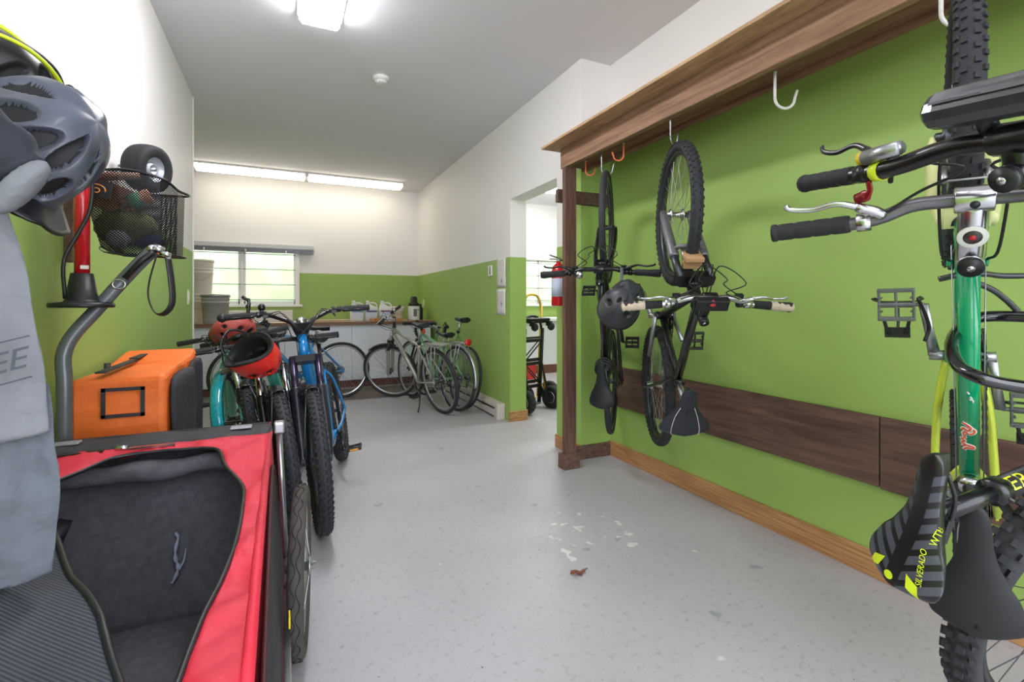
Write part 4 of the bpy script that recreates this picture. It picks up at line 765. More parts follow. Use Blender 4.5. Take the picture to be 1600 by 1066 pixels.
for k in range(6): MB().box((0, -.005, .012+.011*k), (1.74, .05, .008)).build('slat_stack', mat('blind_grey', (128, 130, 136), .4, .4), vl, .001)
for x in (-.52, -.02, .5): MB().box((x, -.035, .03), (.016, .012, .035)).build('cord_guide', M_wht, vl)

# ------------------------------------------------------------------ far right wall: heater, papers, thermostat, outlets
ht = thing('baseboard_heater', 'long beige electric heater low on the far right wall', 'heater', (1.945, 5.55, 0))
M_bg = mat('beige_enamel', (206, 198, 188), .4)
MB().prism([(-.045, .0), (-.045, .012), (-.05, .03), (-.05, .085), (-.035, .09), (-.035, .11), (-.05, .115), (-.045, .15), (.035, .155), (.035, 0)], lambda a, b: V((a, -1.08, b)), lambda a, b: V((a, 1.4, b))).build('body', M_bg, ht)
MB().box((-.043, .1, .100), (.006, 2.3, .014)).box((-.049, .1, .02), (.006, 2.3, .010)).build('air_slot', M_blk, ht); MB().box((-.008, -1.11, .078), (.088, .06, .156)).build('end_cap', M_bg, ht, .004)
th = thing('thermostat', 'small white thermostat on the far right wall beside the papers', 'thermostat', (1.975, 4.78, 1.495)); MB().box((0, 0, 0), (.02, .075, .115)).build('cover', M_wht, th, .003); MB().box((-.012, -.015, 0), (.004, .012, .085)).build('scale_slot', M_blk, th)
for nm, y, z, h_, tt, lb in (('notice', 4.50, 1.465, .30, -.0, 'white printed notice, upper of two on the far right wall'), ('notice', 4.505, 1.165, .26, .0, 'white printed notice, lower of two on the far right wall')):
    nt_ = thing('paper_notice', lb, 'paper', (1.982, y, z), 'paper notices on the far right wall')
    MB().grid(6, 4, lambda a, b: V((-.002-.004*math.sin(a*3)*b, .11-.22*b, -h_/2+h_*a))).build('sheet', mat('paper', (238, 236, 232), .7), nt_, solid=.0008)
    ln = MB()
    for k in range(9): ln.box((-.0085, random.uniform(-.012, .012), h_*.38-k*h_*.085), (.001, random.uniform(.10, .17), .0022))
    ln.build('printed_lines', mat('ink_grey', (176, 176, 182), .7), nt_); MB().box((-.0088, -.02, -.02 if z < 1.3 else -.09), (.001, .012, .04)).build('dark_mark', mat('ink_dark', (80, 84, 80), .7), nt_)
def plate(M, label):
    t = thing('wall_plate', label, 'switch plate', M, 'white electric wall plates'); MB().box((0, 0, 0), (.008, .072, .118)).build('plate', mat('plate_cream', (222, 222, 196), .4), t, .003); MB().box((.005, 0, 0), (.006, .03, .06)).build('rocker', M_wht, t, .001)
plate((-.726, 4.81, 1.20), 'cream wall plate near the end of the left wall'); plate(Matrix.Translation((1.981, 7.54, 1.15)) @ Matrix.Rotation(PI, 4, 'Z'), 'cream wall plate in the far corner above the worktop')
ex = thing('fire_extinguisher', 'red fire extinguisher on the wall edge beside the doorway', 'fire extinguisher', Matrix.Translation((1.905, 3.24, 1.13)) @ Matrix.Scale(1.0, 4))
MB().lathe([(0, .0), (.05, .0), (.055, .01), (.055, .27), (.045, .305), (.02, .325), (.018, .34), (0, .34)], 28).build('cylinder', M_red, ex)
MB().lathe([(.0545, .07), (.0558, .07), (.0558, .21), (.0545, .21)], 28, closed=True).build('instruction_label', mat('label_blueish', (196, 206, 226), .5), ex)
MB().tube([(0, 0, .335), (0, 0, .36)], .015, 10).box((-.03, 0, .375), (.10, .016, .008), Matrix.Rotation(.25, 4, 'Y')).box((-.03, 0, .357), (.09, .014, .007)).build('valve_handle', M_alu, ex); MB().tube(smooth_path([(.01, -.02, .35), (.03, -.065, .33), (.03, -.07, .2), (.03, -.066, .06)], 5), .008, 8).build('hose', M_blk, ex)
MB().tube([(-.01, 0, .365), (-.075, 0, .385)], .004, 6).build('pull_pin', M_alu, ex); MB().box((.06, 0, .2), (.04, .03, .2)).build('bracket', M_blkm, ex)
# hand trucks in the next room
M_ht = mat('black_truck', (24, 24, 26), .4, .2); M_yel = mat('yellow_truck', (212, 172, 40), .4)
def hand_truck(loc, rz, lab, m, m_h, hz, casters=False):
    t = thing('hand_truck', lab, 'hand truck', Matrix.Translation(loc) @ Matrix.Rotation(rz, 4, 'Z') @ Matrix.Rotation(-.06, 4, 'X'), 'hand trucks in the next room')
    for s in (-1, 1): MB().tube([(s*.14, 0, .06), (s*.14, 0, hz-.12)], .021 if casters else .015, 8).build('side_rail', m, t)
    if casters:
        MB().box((0, .03, hz-.03), (.34, .10, .05)).build('top_plate', m, t, .004)
        for s in (-1, 1): MB().box((s*.13, .10, hz-.06), (.05, .05, .05)).build('caster_fork', m, t); MB().lathe([(0, -.015), (.04, -.015), (.045, 0), (.04, .015), (0, .015)], 18, (s*.13, .13, hz-.09), 'x').build('caster', M_rub, t)
    MB().tube(smooth_path([(-.14, 0, hz-.2), (-.13, -.02, hz-.08), (-.07, -.03, hz), (.07, -.03, hz), (.13, -.02, hz-.08), (.14, 0, hz-.2)], 5), .014, 8).build('handle', m_h, t)
    mb = MB()
    for z in (.25, .5, .75): mb.box((0, 0, z), (.28, .02, .035))
    mb.tube([(-.13, 0, .27), (.13, 0, .48)], .008, 6).tube([(-.13, 0, .73), (.13, 0, .52)], .008, 6); mb.build('cross_bars', M_ht, t)
    MB().box((0, -.11, .04), (.36, .22, .008)).build('toe_plate', m, t)
    for s in (-1, 1):
        MB().tube([(s*.14, 0, .55), (s*.15, .12, .14)], .011, 6).tube([(s*.14, 0, .25), (s*.15, .12, .14)], .011, 6).build('axle_brace', m, t)
        wh = MB().lathe([(.066, -.035), (.10, -.04), (.122, -.03), (.126, 0), (.122, .03), (.10, .04), (.066, .035)], 28, (s*.21, .12, .128), 'x').build('wheel', M_rub, t)
        MB().lathe([(0, -.02), (.03, -.03), (.066, -.036), (.066, .036), (.03, .03), (0, .02)], 20, (s*.21, .12, .128), 'x').build('wheel_hub', M_alu, wh)
    return t
hand_truck((2.42, 4.72, 0), PI+.35, 'black hand truck standing in the doorway', M_ht, M_ht, 1.0, True)
hand_truck((2.56, 5.02, 0), PI+.35, 'yellow hand truck standing behind the black one', M_yel, M_yel, 1.24)
wb_ = thing('workbench', 'white topped bench against the next room back wall', 'bench', (3.5, 7.4, 0)); MB().box((0, 0, .88), (2.6, .9, .04)).build('bench_top', M_wht, wb_); MB().box((0, .05, .45), (2.56, .8, .82)).build('cabinet_body', M_mel, wb_)
MB().box((0, -.36, .07), (2.56, .01, .14)).build('plinth', MATS['brown_plinth'], wb_)
tag(box('red_box', (3.05, 6.4, .16), (.5, .3, .32), M_red, None, .01), 'red box on the floor of the next room', 'box')

# ------------------------------------------------------------------ things on the left wall
pm = thing('floor_pump', 'red bicycle floor pump with black base hanging on the left wall', 'pump', (-.615, 2.09, 1.135))
MB().lathe([(0, 0), (.085, 0), (.088, .006), (.085, .016), (.05, .02), (.044, .028), (.03, .115), (0, .115)], 36).build('base', M_blk, pm); MB().tube([(0, 0, .11), (0, 0, .58)], .021, 20).build('barrel', M_red, pm)
MB().box((.012, -.019, .135), (.022, .004, .012)).build('white_sticker', M_wht, pm); MB().tube([(0, 0, .58), (0, 0, .68)], .006, 8).tube([(0, -.11, .69), (0, .11, .69)], .014, 10).build('pump_handle', M_blk, pm)
MB().tube(smooth_path([(-.03, -.045, .03), (-.03, -.055, .15), (.0, -.04, .24), (.03, -.03, .33), (.03, -.02, .45), (0, -.03, .55)], 6), .006, 8).build('hose', M_blk, pm)
hk = tag(MB().tube([(-.73, 2.09, 1.80), (-.59, 2.09, 1.80), (-.585, 2.09, 1.83)], .006, 8).build('wall_hook', M_alu), 'steel hook on the left wall holding the red pump', 'hook')
# mesh basket with contents
bk = thing('mesh_basket', 'dark wire mesh basket full of odds and ends on the left wall', 'basket', (-.50, 2.26, 1.33))
TOP = [(-.145, -.11, .255), (-.03, -.13, .29), (.09, -.12, .275), (.135, -.06, .245), (.135, .08, .25), (-.15, .10, .255)]; BOT = [(-.09, -.08, 0.02), (-.02, -.09, -.01), (.09, -.09, -.005), (.13, -.05, .0), (.13, .07, .0), (-.10, .08, .01)]
def mesh_mat():
    m = mat('wire_mesh', (34, 34, 38), .4, .5); nt = m.node_tree; L = nt.links.new; b = nt.nodes['Principled BSDF']; tc = nt.nodes['Texture Coordinate']; s = nt.nodes.new('ShaderNodeSeparateXYZ'); L(tc.outputs['Object'], s.inputs[0])
    def mt(op, a, c=None):
        n = nt.nodes.new('ShaderNodeMath'); n.operation = op
        for i, q in enumerate((a, c)):
            if q is None: continue
            if isinstance(q, (int, float)): n.inputs[i].default_value = q
            else: L(q, n.inputs[i])
        return n.outputs[0]
    h_ = mt('ADD', s.outputs['X'], s.outputs['Y']); f1 = mt('FRACT', mt('MULTIPLY', mt('ADD', h_, s.outputs['Z']), 110)); f2 = mt('FRACT', mt('MULTIPLY', mt('SUBTRACT', h_, s.outputs['Z']), 110))
    g = mt('MAXIMUM', mt('LESS_THAN', f1, .46), mt('LESS_THAN', f2, .46)); L(g, b.inputs['Alpha']); return m
mb = MB(); n_ = len(TOP)
def ring(k): return [V(a)*k+V(b)*(1-k) for a, b in zip(TOP, BOT)]
mb.loft([ring(0), ring(.1), ring(.5), ring(1)], cap=False, smooth=False); mb.build('mesh_wall', mesh_mat(), bk); MB().tube(smooth_path(TOP, 4, True), .005, 6, True).build('rim', M_blkm, bk); MB().tube(smooth_path(BOT, 4, True), .003, 6, True).build('lower_rim', M_blkm, bk)
MB().add(BOT, [tuple(range(n_))], False).build('base_panel', M_rub, bk, solid=.003)
MB().box((-.22, .05, .15), (.03, .02, .36)).build('wall_bracket', M_plank, bk, .002)
X0 = V((-.50, 2.26, 1.33))
def stuffy(nm, lab, cat, mbx, m, sub=0): return tag(mbx.build(nm, m, subsurf=sub), lab, cat, 'odds and ends in the mesh basket')
mb = MB(); mb.tube([X0+V((-.16, -.06, .26)), X0+V((-.08, -.08, .27)), X0+V((.02, -.07, .285))], [.018, .016, .013], 10); stuffy('wooden_dowel', 'pale wooden dowel sticking out of the mesh basket', 'dowel', mb, mat('pale_wood', (200, 160, 128), .6, noise=(30, .2)))
mb = MB(); mb.lathe([(0, -.05), (.028, -.05), (.028, -.02), (.03, -.02), (.03, .02), (.028, .02), (.028, .05), (0, .05)], 16, (0, 0, 0)); mb.v = [tuple(Matrix.Rotation(1.1, 3, 'Y') @ V(q)+X0+V((.0, -.03, .20))) for q in mb.v]; mb.mi = [1 if 2*16 <= i < 5*16 else 0 for i in range(len(mb.f))]
stuffy('tape_roll', 'tan roll with a mint green band in the mesh basket', 'roll', mb, [mat('kraft', (190, 130, 96), .7), mat('mint_band', (110, 196, 152), .6)])
mb = MB().box(X0+V((-.06, -.02, .20)), (.14, .05, .10), Matrix.Rotation(.4, 4, 'Y')); stuffy('small_carton', 'brown small carton leaning in the mesh basket', 'carton', mb, mat('kraft_box', (184, 132, 92), .8))
mb = MB().ball(X0+V((-.03, -.02, .10)), (.10, .06, .07), 14); stuffy('cloth_bundle', 'crumpled olive cloth at the bottom of the mesh basket', 'cloth', mb, mat('olive_cloth', (132, 138, 76), .9, noise=(30, .4), bump=(30, 1)))
mb = MB().ball(X0+V((-.045, -.06, .055)), (.04, .03, .035), 10); stuffy('clear_bag', 'crinkled clear plastic bag in the basket bottom', 'bag', mb, mat('crinkle', (170, 172, 178), .25, bump=(60, 1)))
mb = MB().ball(X0+V((.04, -.03, .05)), (.05, .035, .03), 10); stuffy('blue_cloth', 'dark blue cloth at the right end of the basket bottom', 'cloth', mb, mat('navy_cloth', (50, 52, 110), .9))
cg = thing('tag_card', 'black card with an orange ring printed on it, clipped to the basket front', 'card', Matrix.Translation((-.585, 2.125, 1.545)) @ Matrix.Rotation(.15, 4, 'Y') @ Matrix.Rotation(-.1, 4, 'Z'))
MB().box((0, 0, 0), (.085, .004, .06)).build('card', M_blk, cg, .001); MB().tube([(math.cos(a_)*.026, -.004, math.sin(a_)*.018-.004) for a_ in [-.2+PI*1.15*k/12 for k in range(13)]], .005, 6, flat=.4).tube([(math.cos(a_)*.010, -.004, math.sin(a_)*.008-.006) for a_ in [2*PI*k/10 for k in range(10)]], .002, 6, True).build('orange_ring', mat('orange_print', (222, 160, 80), .5), cg)
# small pneumatic wheel on the wall
wl = thing('spare_wheel', 'small fat black tyre with pale rim mounted on the left wall above the basket', 'wheel', Matrix.Translation((-.60, 2.88, 1.80)) @ Matrix.Rotation(-.45, 4, 'Z') @ Matrix.Rotation(.12, 4, 'Y'))
ty = MB().lathe([(.058, -.04), (.085, -.052), (.108, -.045), (.112, -.030), (.109, -.024), (.114, -.018), (.111, -.009), (.115, 0), (.111, .009), (.114, .018), (.109, .024), (.112, .030), (.108, .045), (.085, .052), (.058, .04)], 40, (0, 0, 0), 'x', cap=False).build('tyre', M_rub, wl)
MB().lathe([(.0, .0), (.02, .0), (.022, .03), (.026, .03), (.03, .012), (.05, .014), (.058, .036), (.062, .04), (.062, -.04), (.0, -.04)], 32, (0, 0, 0), 'x').build('rim', mat('rim_pale', (196, 202, 214), .3, .5), wl); MB().tube([(-.14, 0, 0), (.04, 0, 0)], .008, 8).build('axle', M_alu, wl)

# grey jacket and trousers on hooks at the left
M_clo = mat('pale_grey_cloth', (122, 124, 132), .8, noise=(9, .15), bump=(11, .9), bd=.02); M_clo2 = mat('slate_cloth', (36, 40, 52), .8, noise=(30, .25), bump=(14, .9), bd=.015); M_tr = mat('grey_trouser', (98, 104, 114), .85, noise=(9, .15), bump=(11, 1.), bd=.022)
def interp(K, z):
    for (a, u), (b, v) in zip(K, K[1:]):
        if min(a, b) <= z <= max(a, b): return u+(v-u)*((z-a)/(b-a) if b != a else 0)
    return K[-1][1]
def garment(parent, name, m, z0, z1, xr, xl, y, dep, wob, nz=40, seed=1):
    mb = MB(); rings = []; rnd = random.Random(seed); ph = [rnd.uniform(0, 6) for _ in range(6)]
    for i in range(nz+1):
        z = z0+(z1-z0)*i/nz; R_ = interp(xr, z); Lx = interp(xl, z); ring = []; cx = (R_+Lx)/2; hw = (R_-Lx)/2
        for k in range(48):
            a = 2*PI*k/48; x = math.cos(a); yy = math.sin(a); w_ = 1.6*wob*(math.sin(9*x+ph[0]+z*7)+.7*math.sin(17*x+ph[1]-z*13)+.8*math.sin(z*31+x*4+ph[2])*(abs(math.sin(z*9+ph[3]))**3)+.5*math.sin(z*70+x*9))
            ring.append(V((cx+x*hw+wob*.3*math.sin(z*40+ph[4]), y+yy*abs(yy)**.2*dep+w_*(-1 if yy < 0 else 1)*abs(yy), z+.006*math.sin(x*6+1)*(1 if i in (0, nz) else 0))))
        rings.append(ring)
    mb.loft(rings, cap=True); return mb.build(name, m, parent, subsurf=1)
jk = thing('jacket', 'pale grey jacket with outlined lettering hanging on the left wall', 'jacket', (0, 0, 0))
garment(jk, 'body', M_clo, .925, 1.50, [(.9, -.352), (.957, -.353), (1.018, -.359), (1.123, -.371), (1.247, -.391), (1.36, -.42), (1.5, -.46)], [(.9, -.70), (1.5, -.68)], 1.06, .035, .006, seed=3)
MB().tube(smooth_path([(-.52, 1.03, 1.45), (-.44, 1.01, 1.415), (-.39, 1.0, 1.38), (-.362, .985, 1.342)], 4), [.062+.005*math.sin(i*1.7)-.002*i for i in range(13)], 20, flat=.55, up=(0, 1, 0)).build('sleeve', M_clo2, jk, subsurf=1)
MB().tube([(-.374, .985, 1.335), (-.362, .981, 1.326), (-.348, .978, 1.316)], [.050, .054, .046], 20, flat=.42, up=(0, 1, 0)).build('sleeve_cuff', M_clo, jk, subsurf=1)
Tm = lambda x, y: V((-.408+x*.95+y*.1, .997, 1.052+y+x*.28))
text_mb('REE', .048, lambda x, y: Tm(x+.014, y)).build('outlined_lettering', mat('print_grey', (70, 74, 84), .7), jk, solid=.001)
MB().tube([Tm(-.10, .034), Tm(.05, .034)], .0012, 5).tube([Tm(-.10, -.032), Tm(.06, -.032)], .0014, 5).build('printed_lines', MATS['print_grey'], jk)
tr = thing('trousers', 'grey trousers hanging below the pale grey jacket', 'trousers', (0, 0, 0))
garment(tr, 'legs', M_tr, .684, 1.02, [(.68, -.362), (.74, -.352), (.869, -.349), (1.02, -.365)], [(.68, -.69), (1.02, -.69)], 1.085, .026, .007, seed=9)
tag(MB().tube([(-.73, 1.06, 1.49), (-.60, 1.06, 1.49), (-.57, 1.06, 1.53)], .008, 8).build('wall_hook', M_alu), 'steel coat hook on the left wall holding the grey jacket', 'hook')

# ------------------------------------------------------------------ orange and black bags
M_ora = mat('orange_nylon', (250, 120, 44), .6, noise=(6, .1), bump=(8, .8), bd=.02); M_nyl = mat('black_nylon', (50, 50, 54), .7, noise=(8, .2), bump=(10, .9), bd=.02)
def bag(label, x0, x1, xe, y0, y1, zt, lift, win):
    t = thing('storage_bag', label, 'bag', (0, 0, 0), 'orange bags behind the trailer'); nz = 14; 
    def wave(a, b, s): return .012*math.sin(a*7+s)*math.sin(b*9+s*2)
    mb = MB(); mb.loft([[V((x0, y0, z)), V(((x0+x1)/2, y0-.012*math.sin(z*20), z)), V((x1, y0, z)), V((x1+.005, (y0+y1)/2, z)), V((x1, y1, z)), V((x0, y1, z))] for z in [zt*k/nz for k in range(nz+1)]], smooth=False); 
    for i, q in enumerate(mb.v): mb.v[i] = (q[0], q[1], q[2]+(.015*math.sin(q[0]*20+q[1]*9)-.02*abs(math.sin(q[0]*8)) if q[2] > zt-.01 else 0)+lift*(q[1]-y0)*(1 if q[2] > zt-.01 else 0))
    mb.build('orange_body', M_ora, t, .02)
    mb = MB(); mb.loft([[V((x1-.004, y0+.004, z)), V((x1+(xe-x1)*.6*(1+.3*math.sin(z*14)), y0+.03, z)), V((xe, (y0+y1)/2+.02*math.sin(z*11), z*(.985))), V((xe-.01, y1-.02, z)), V((x1, y1-.005, z))] for z in [zt*.99*k/nz for k in range(nz+1)]]); mb.build('black_end', M_nyl, t, subsurf=1)
    MB().tube([(x0+.004, y0-.004, .02), (x0+.004, y0-.004, zt-.01)], .012, 6).build('black_edge_tape', M_nyl, t)
    if win:
        wd = MB(); a, b, c_, d = win
        for q in ((a, (c_+d)/2, .012, d-c_+.012), (b, (c_+d)/2, .012, d-c_+.012)): wd.box((q[0], y0-.018, q[1]), (q[2], .006, q[3]))
        for zz in (c_, d): wd.box(((a+b)/2, y0-.018, zz), (b-a+.012, .006, .012))
        wd.build('label_window', M_nyl, t)
    MB().box(((x0+x1)/2-.05, (y0+y1)/2, zt+.006), (.03, y1-y0+.01, .006)).build('strap', M_nyl, t)
    return t
bag('orange and black storage bag with a framed label pocket, nearer of two', -.69, -.405, -.343, 2.205, 2.62, .895, 0, (-.585, -.470, .745, .84))
bag('orange and black storage bag farther behind the one with the label pocket', -.70, -.41, -.365, 2.66, 2.95, .90, .12, None)

# ------------------------------------------------------------------ red and black pet trailer
tl = thing('pet_trailer', 'red and black pet trailer with open top hatch in the near left corner', 'trailer', (0, 0, 0))
M_rn = mat('red_nylon', (212, 42, 64), .6, noise=(5, .1), bump=(7, .8), bd=.02); M_fel = mat('charcoal_felt', (92, 92, 98), .95, noise=(40, .25), bump=(12, .8), bd=.02); M_msh = mat('black_mesh_fabric', (40, 42, 46), .7, noise=(300, .5), bump=(300, 1))
pz = lambda y: .71-.105*(1.9-y)
OP = [(-.50, 1.70), (-.45, 1.775), (-.358, 1.79), (-.29, 1.785), (-.225, 1.775), (-.183, 1.741), (-.154, 1.615), (-.10, 1.464), (-.093, 1.332), (-.095, 1.194), (-.109, 1.068), (-.125, .985), (-.135, .90), (-.145, .80), (-.17, .70), (-.25, .62), (-.40, .60), (-.52, .66), (-.57, .80), (-.58, 1.1), (-.575, 1.4), (-.56, 1.6)]
OUT = [(-.61, 1.86), (-.50, 1.86), (-.36, 1.86), (-.28, 1.86), (-.18, 1.86), (-.05, 1.86), (-.05, 1.65), (-.05, 1.47), (-.05, 1.33), (-.05, 1.19), (-.05, 1.07), (-.05, .98), (-.05, .88), (-.05, .74), (-.05, .56), (-.22, .50), (-.40, .50), (-.62, .50), (-.64, .78), (-.64, 1.1), (-.64, 1.4), (-.64, 1.62)]
N = len(OP); mb = MB(); rings = []
po = smooth_path([(x, y, 0) for x, y in OP], 4, True); pu = []
for i in range(N):
    for k in range(4): q = V((*OUT[i], 0)).lerp(V((*OUT[(i+1) % N], 0)), k/4); pu.append(q)
def top_pt(q, r_, j): z = pz(q.y); w_ = math.sin(PI*r_)*(.008*math.sin(j*.9)+.006*math.sin(j*.37+2)+.006*math.sin(j*1.7+r_*5)); return V((q.x, q.y, z+w_-(.012 if r_ == 0 else 0)*0))
mb.loft([[top_pt(po[j].lerp(pu[j], r_), r_, j) for j in range(4*N)] for r_ in (0, .15, .35, .6, .85, 1)], cap=False); mb.build('red_top_panel', M_rn, tl, solid=.003)
MB().tube([V((q.x, q.y, pz(q.y)+.003)) for q in po], .0055, 8, True).build('zipper', M_blk, tl)
# side, back and front walls
def quadwall(name, m, a, b, c_, d, n=10, w_=.006, s=0, th=.003):
    mb = MB(); a, b, c_, d = map(V, (a, b, c_, d)); nn = (b-a).cross(d-a).normalized()
    mb.grid(n, n, lambda u, v: (a.lerp(b, u)).lerp(d.lerp(c_, u), v)+nn*w_*math.sin(u*9+s)*math.sin(v*7+s)*math.sin(PI*u)*math.sin(PI*v)); return mb.build(name, m, tl, solid=th)
zt0, zt1 = pz(.5), .71
sw = quadwall('side_wall', M_rn, (-.012, .50, .20), (-.012, 2.0, .20), (-.048, 2.0, .715), (-.05, .50, zt0), s=1)
quadwall('side_wall', M_rn, (-.67, .50, .20), (-.67, 2.0, .20), (-.64, 2.0, .715), (-.64, .50, zt0), s=2); quadwall('back_wall', M_nyl, (-.67, 2.0, .20), (-.012, 2.0, .20), (-.05, 2.0, .715), (-.64, 2.0, .715)); quadwall('front_wall', M_rn, (-.67, .50, .20), (-.012, .50, .20), (-.05, .50, zt0), (-.64, .50, zt0))
mw = MB(); sp_ = lambda y, z: V((-.012-.036*(z-.2)/.51+.004, y, z))
SW = smooth_path([(1.86, .24, 0), (1.90, .45, 0), (1.82, .60, 0), (1.60, .625, 0), (1.2, .585, 0), (.8, .54, 0), (.62, .48, 0), (.58, .24, 0)], 5, True); cen = (1.25, .40)
mw.loft([[sp_(q.x, q.y) for q in SW], [sp_(q.x, q.y)+V((.003, 0, 0)) for q in SW]]); o_ = mw.build('mesh_window', M_msh, sw); MB().tube([sp_(q.x, q.y)+V((.003, 0, 0)) for q in SW], .005, 6, True).build('window_piping', mat('dark_red_piping', (60, 20, 26), .6), sw)
MB().tube([(-.048, 1.90, .70), (-.05, 1.2, pz(1.2)+.002), (-.05, .5, zt0+.002)], .010, 8).build('red_piping', M_rn, tl)
# floor, liner, roll and torn lining
quadwall('floor_panel', M_fel, (-.66, .50, .21), (-.015, .50, .21), (-.015, 1.99, .23), (-.66, 1.99, .23), 16, .008)
quadwall('back_liner', M_fel, (-.655, 1.70, .22), (-.03, 1.70, .22), (-.06, 1.96, .70), (-.64, 1.96, .70), 12, .02, 3); quadwall('side_liner', M_fel, (-.645, .52, .22), (-.645, 1.98, .22), (-.63, 1.98, .70), (-.63, .52, zt0-.01), 10, .01, 5); quadwall('side_liner', M_fel, (-.035, .52, .22), (-.035, 1.98, .22), (-.062, 1.98, .70), (-.062, .52, zt0-.01), 10, .01, 7)
MB().tube([V((-.63+.58*k/10, 1.80+.012*math.sin(k*1.1), .645+.008*math.sin(k*2))) for k in range(11)], [.03+.006*math.sin(k*1.7) for k in range(11)], 12).build('rolled_cover', M_fel, tl, subsurf=1)
quadwall('seat_cushion', mat('dark_pad', (42, 43, 50), .8, bump=(40, .6)), (-.64, 1.2, .30), (-.64, 1.75, .30), (-.54, 1.72, .56), (-.54, 1.25, .56), 10, .02, 4, .03)
LP = lambda x, z: (x, 1.70+.26*(z-.22)/.48-.022, z)
P_ = [LP(-.305, .445), LP(-.296, .43), LP(-.300, .40), LP(-.297, .375), LP(-.290, .36), LP(-.292, .34), LP(-.302, .32)]
MB().tube(smooth_path(P_, 5), [.003+.005*abs(math.sin(i*.55)) for i in range(31)], 6, flat=.3).tube(smooth_path([LP(-.29, .35), LP(-.278, .37), LP(-.274, .40)], 5), [.009-.0007*i for i in range(11)], 6, flat=.3).build('torn_lining', mat('torn_grey', (150, 152, 172), .8, bump=(80, 1)), tl)
# folded down mesh cover
def cover(u, v):
    # u across to the right edge, v towards the viewer
    y = 1.34-.86*v; xr = [-.44, -.40, -.36, -.315, -.27, -.235, -.20, -.18, -.17, -.165, -.17][min(10, int(v*10))]; f_ = v*10-int(v*10); xs = [-.44, -.40, -.36, -.315, -.27, -.235, -.20, -.18, -.17, -.165, -.17, -.17]; xr = xs[int(v*10)]*(1-f_)+xs[min(11, int(v*10)+1)]*f_
    x = -.645+(xr+.645)*u; z = pz(y)+.012+.030*math.sin(u*3)*math.sin(v*3+.5)+.010*math.sin(u*11+v*6)+.007*math.sin(v*19-u*5)-.02*(1-u)*0
    return V((x, y, z))
def rib_mat():
    m = mat('ribbed_mesh', (50, 54, 62), .8); nt = m.node_tree; L = nt.links.new; b = nt.nodes['Principled BSDF']; tc = nt.nodes['Texture Coordinate']; w_ = nt.nodes.new('ShaderNodeTexWave'); w_.inputs['Scale'].default_value = 75; w_.bands_direction = 'DIAGONAL'; L(tc.outputs['Object'], w_.inputs['Vector'])
    r = nt.nodes.new('ShaderNodeMix'); r.data_type = 'RGBA'; r.inputs['A'].default_value = (*lin((34, 37, 44)), 1); r.inputs['B'].default_value = (*lin((72, 76, 86)), 1); L(w_.outputs['Fac'], r.inputs['Factor']); L(r.outputs['Result'], b.inputs['Base Color']); return m
cv = MB().grid(30, 40, cover).build('mesh_cover', rib_mat(), tl, solid=.003); MB().tube([cover(1, k/40)+V((0, 0, .002)) for k in range(41)], .006, 8).build('cover_binding', M_blk, cv); MB().tube([cover(k/20, 0) for k in range(21)], .004, 8).build('cover_hem', M_blk, cv)
# black sleeve on the top bar, tags, velcro, corner joint
MB().loft([[V((x, 1.93+math.cos(a)*.075, .70+.011*math.sin(x*11)*0+math.sin(a)*.022+.004*math.sin(x*30+a))) for a in [2*PI*k/20 for k in range(20)]] for x in [-.655+.62*k/16 for k in range(17)]]).build('black_sleeve', M_nyl, tl, subsurf=1)
for x in (-.60, -.135):
    tg = MB().box((x, 1.915, .724), (.066, .038, .007)).build('reflective_tag', mat('reflective_grey', (150, 154, 160), .35, .2), tl, .006)
for x0, x1 in ((-.585, -.50), (-.22, -.165)): MB().box(((x0+x1)/2, 1.835, pz(1.835)+.006), (x1-x0+.02, .022, .004), Matrix.Rotation(.0, 4, 'Z')).build('velcro_strip', M_blk, tl)
MB().box((-.375, 1.83, pz(1.83)+.006), (.13, .012, .006)).tube([(-.43, 1.825, pz(1.83)+.01), (-.46, 1.83, pz(1.83)+.012)], .008, 8).build('zipper_pull', M_slv, tl)
MB().box((-.018, 1.965, .70), (.035, .05, .04)).build('corner_joint', M_alu, tl, .006)
fb = MB()
fb.tube([(.004, .45, .20), (.004, 2.02, .20)], .012, 8); MB().tube([(.004, 2.0, .20), (-.020, 2.0, .70)], .011, 8).build('side_upright', M_alu, tl)
fb.tube([(-.68, 2.02, .20), (.004, 2.02, .20)], .012, 8).tube([(-.68, .45, .20), (.004, .45, .20)], .012, 8).tube([(-.68, .45, .20), (-.68, 2.02, .20)], .012, 8).tube([(.0, 1.78, .20), (.045, 1.78, .265)], .010, 8).tube([(-.60, .52, .0), (-.60, .52, .20)], .010, 8); fb.build('base_frame', M_alu, tl)
MB().box((.012, 1.10, .225), (.012, .05, .03)).build('black_clip', M_blk, tl); MB().box((.012, 1.44, .30), (.004, .035, .03)).build('yellow_sticker', MATS['yellow_cap'], tl)
WP = {**DEF, 'R': .265, 'tw': .047, 'm_rim': M_alu, 'disc': False, 'drive': False, 'm_tyre': M_tyreg, 'spokes': 20, 'm_hub': M_alu, 'm_spoke': M_slv}
tw_ = wheel(tl, 'wheel', V((1.78, .103, .265)), WP, Matrix.Rotation(PI/2-.085, 4, 'Z'), 0, False)
gm = MB(Matrix.Rotation(PI/2-.085, 4, 'Z'))
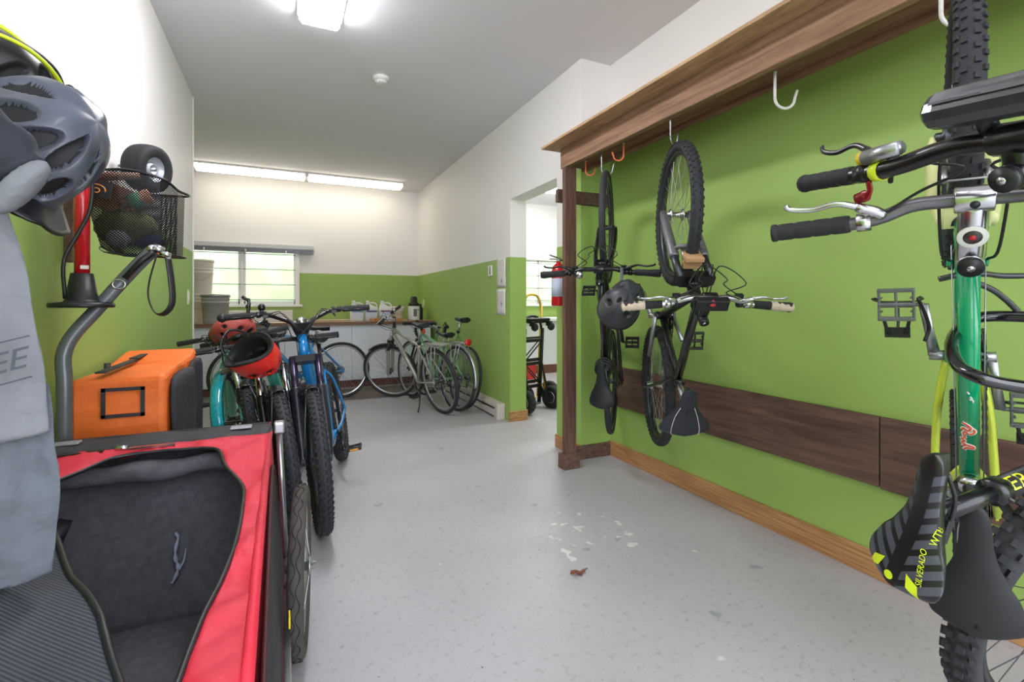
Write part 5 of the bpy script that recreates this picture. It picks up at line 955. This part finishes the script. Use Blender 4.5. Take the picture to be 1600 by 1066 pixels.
for s_, ph_ in ((-1, 0), (1, 1.5)):
    gm.tube([V((1.78, .103, .265))+V((math.cos(a_)*.2645, s_*.007+.006*math.sin(a_*22+ph_), math.sin(a_)*.2645)) for a_ in [2*PI*k/220 for k in range(220)]], .0013, 4, True)
gm.build('tread_groove', mat('groove_dark', (40, 38, 36), .9), tw_)
# tow arm folded up, with strap and hitch
arm = MB().tube(smooth_path([(-.651, 2.06, .45), (-.651, 2.06, .70), (-.651, 2.06, .889), (-.658, 2.074, .975), (-.638, 2.086, 1.042), (-.582, 2.103, 1.126), (-.498, 2.119, 1.249), (-.425, 2.132, 1.345)], 6), .0215, 16).build('tow_arm', mat('tow_grey', (104, 108, 114), .35, .3, coat=.2), tl)
MB().tube([(-.428, 2.12, 1.352), (-.395, 2.12, 1.335)], .016, 12).ball((-.43, 2.11, 1.345), .014, 10).tube([(-.40, 2.10, 1.33), (-.37, 2.10, 1.32)], .010, 8).build('hitch', M_slv, arm)
MB().tube(smooth_path([(-.41, 2.10, 1.325), (-.434, 2.11, 1.23), (-.438, 2.115, 1.17), (-.418, 2.105, 1.118), (-.388, 2.09, 1.112), (-.362, 2.08, 1.15), (-.364, 2.08, 1.228), (-.376, 2.09, 1.315)], 6), .011, 8, flat=.2).build('safety_strap', M_blk, arm)
MB().tube([(-.50, 2.09, 1.235), (-.455, 2.10, 1.30), (-.42, 2.10, 1.33)], .021, 8, flat=.5).build('strap_wrap', M_blk, arm); MB().tube([V((-.515+math.cos(a)*.018, 2.085, 1.215+math.sin(a)*.016)) for a in [2*PI*k/14 for k in range(14)]], .003, 6, True).build('metal_ring', M_slv, arm)

# litter on the floor
lf = MB().grid(8, 4, lambda a, b: V((1.134+(a-.5)*.085, 1.757+(b-.5)*.035*math.sin(PI*min(1, a+.08))*(1+.4*math.sin(a*17)), .006+.006*math.sin(a*8)+.008*abs(b-.5)))); tag(lf.build('dead_leaf', mat('leaf_brown', (122, 74, 50), .8), solid=.0012), 'curled brown dead leaf lying in the middle of the floor', 'leaf')
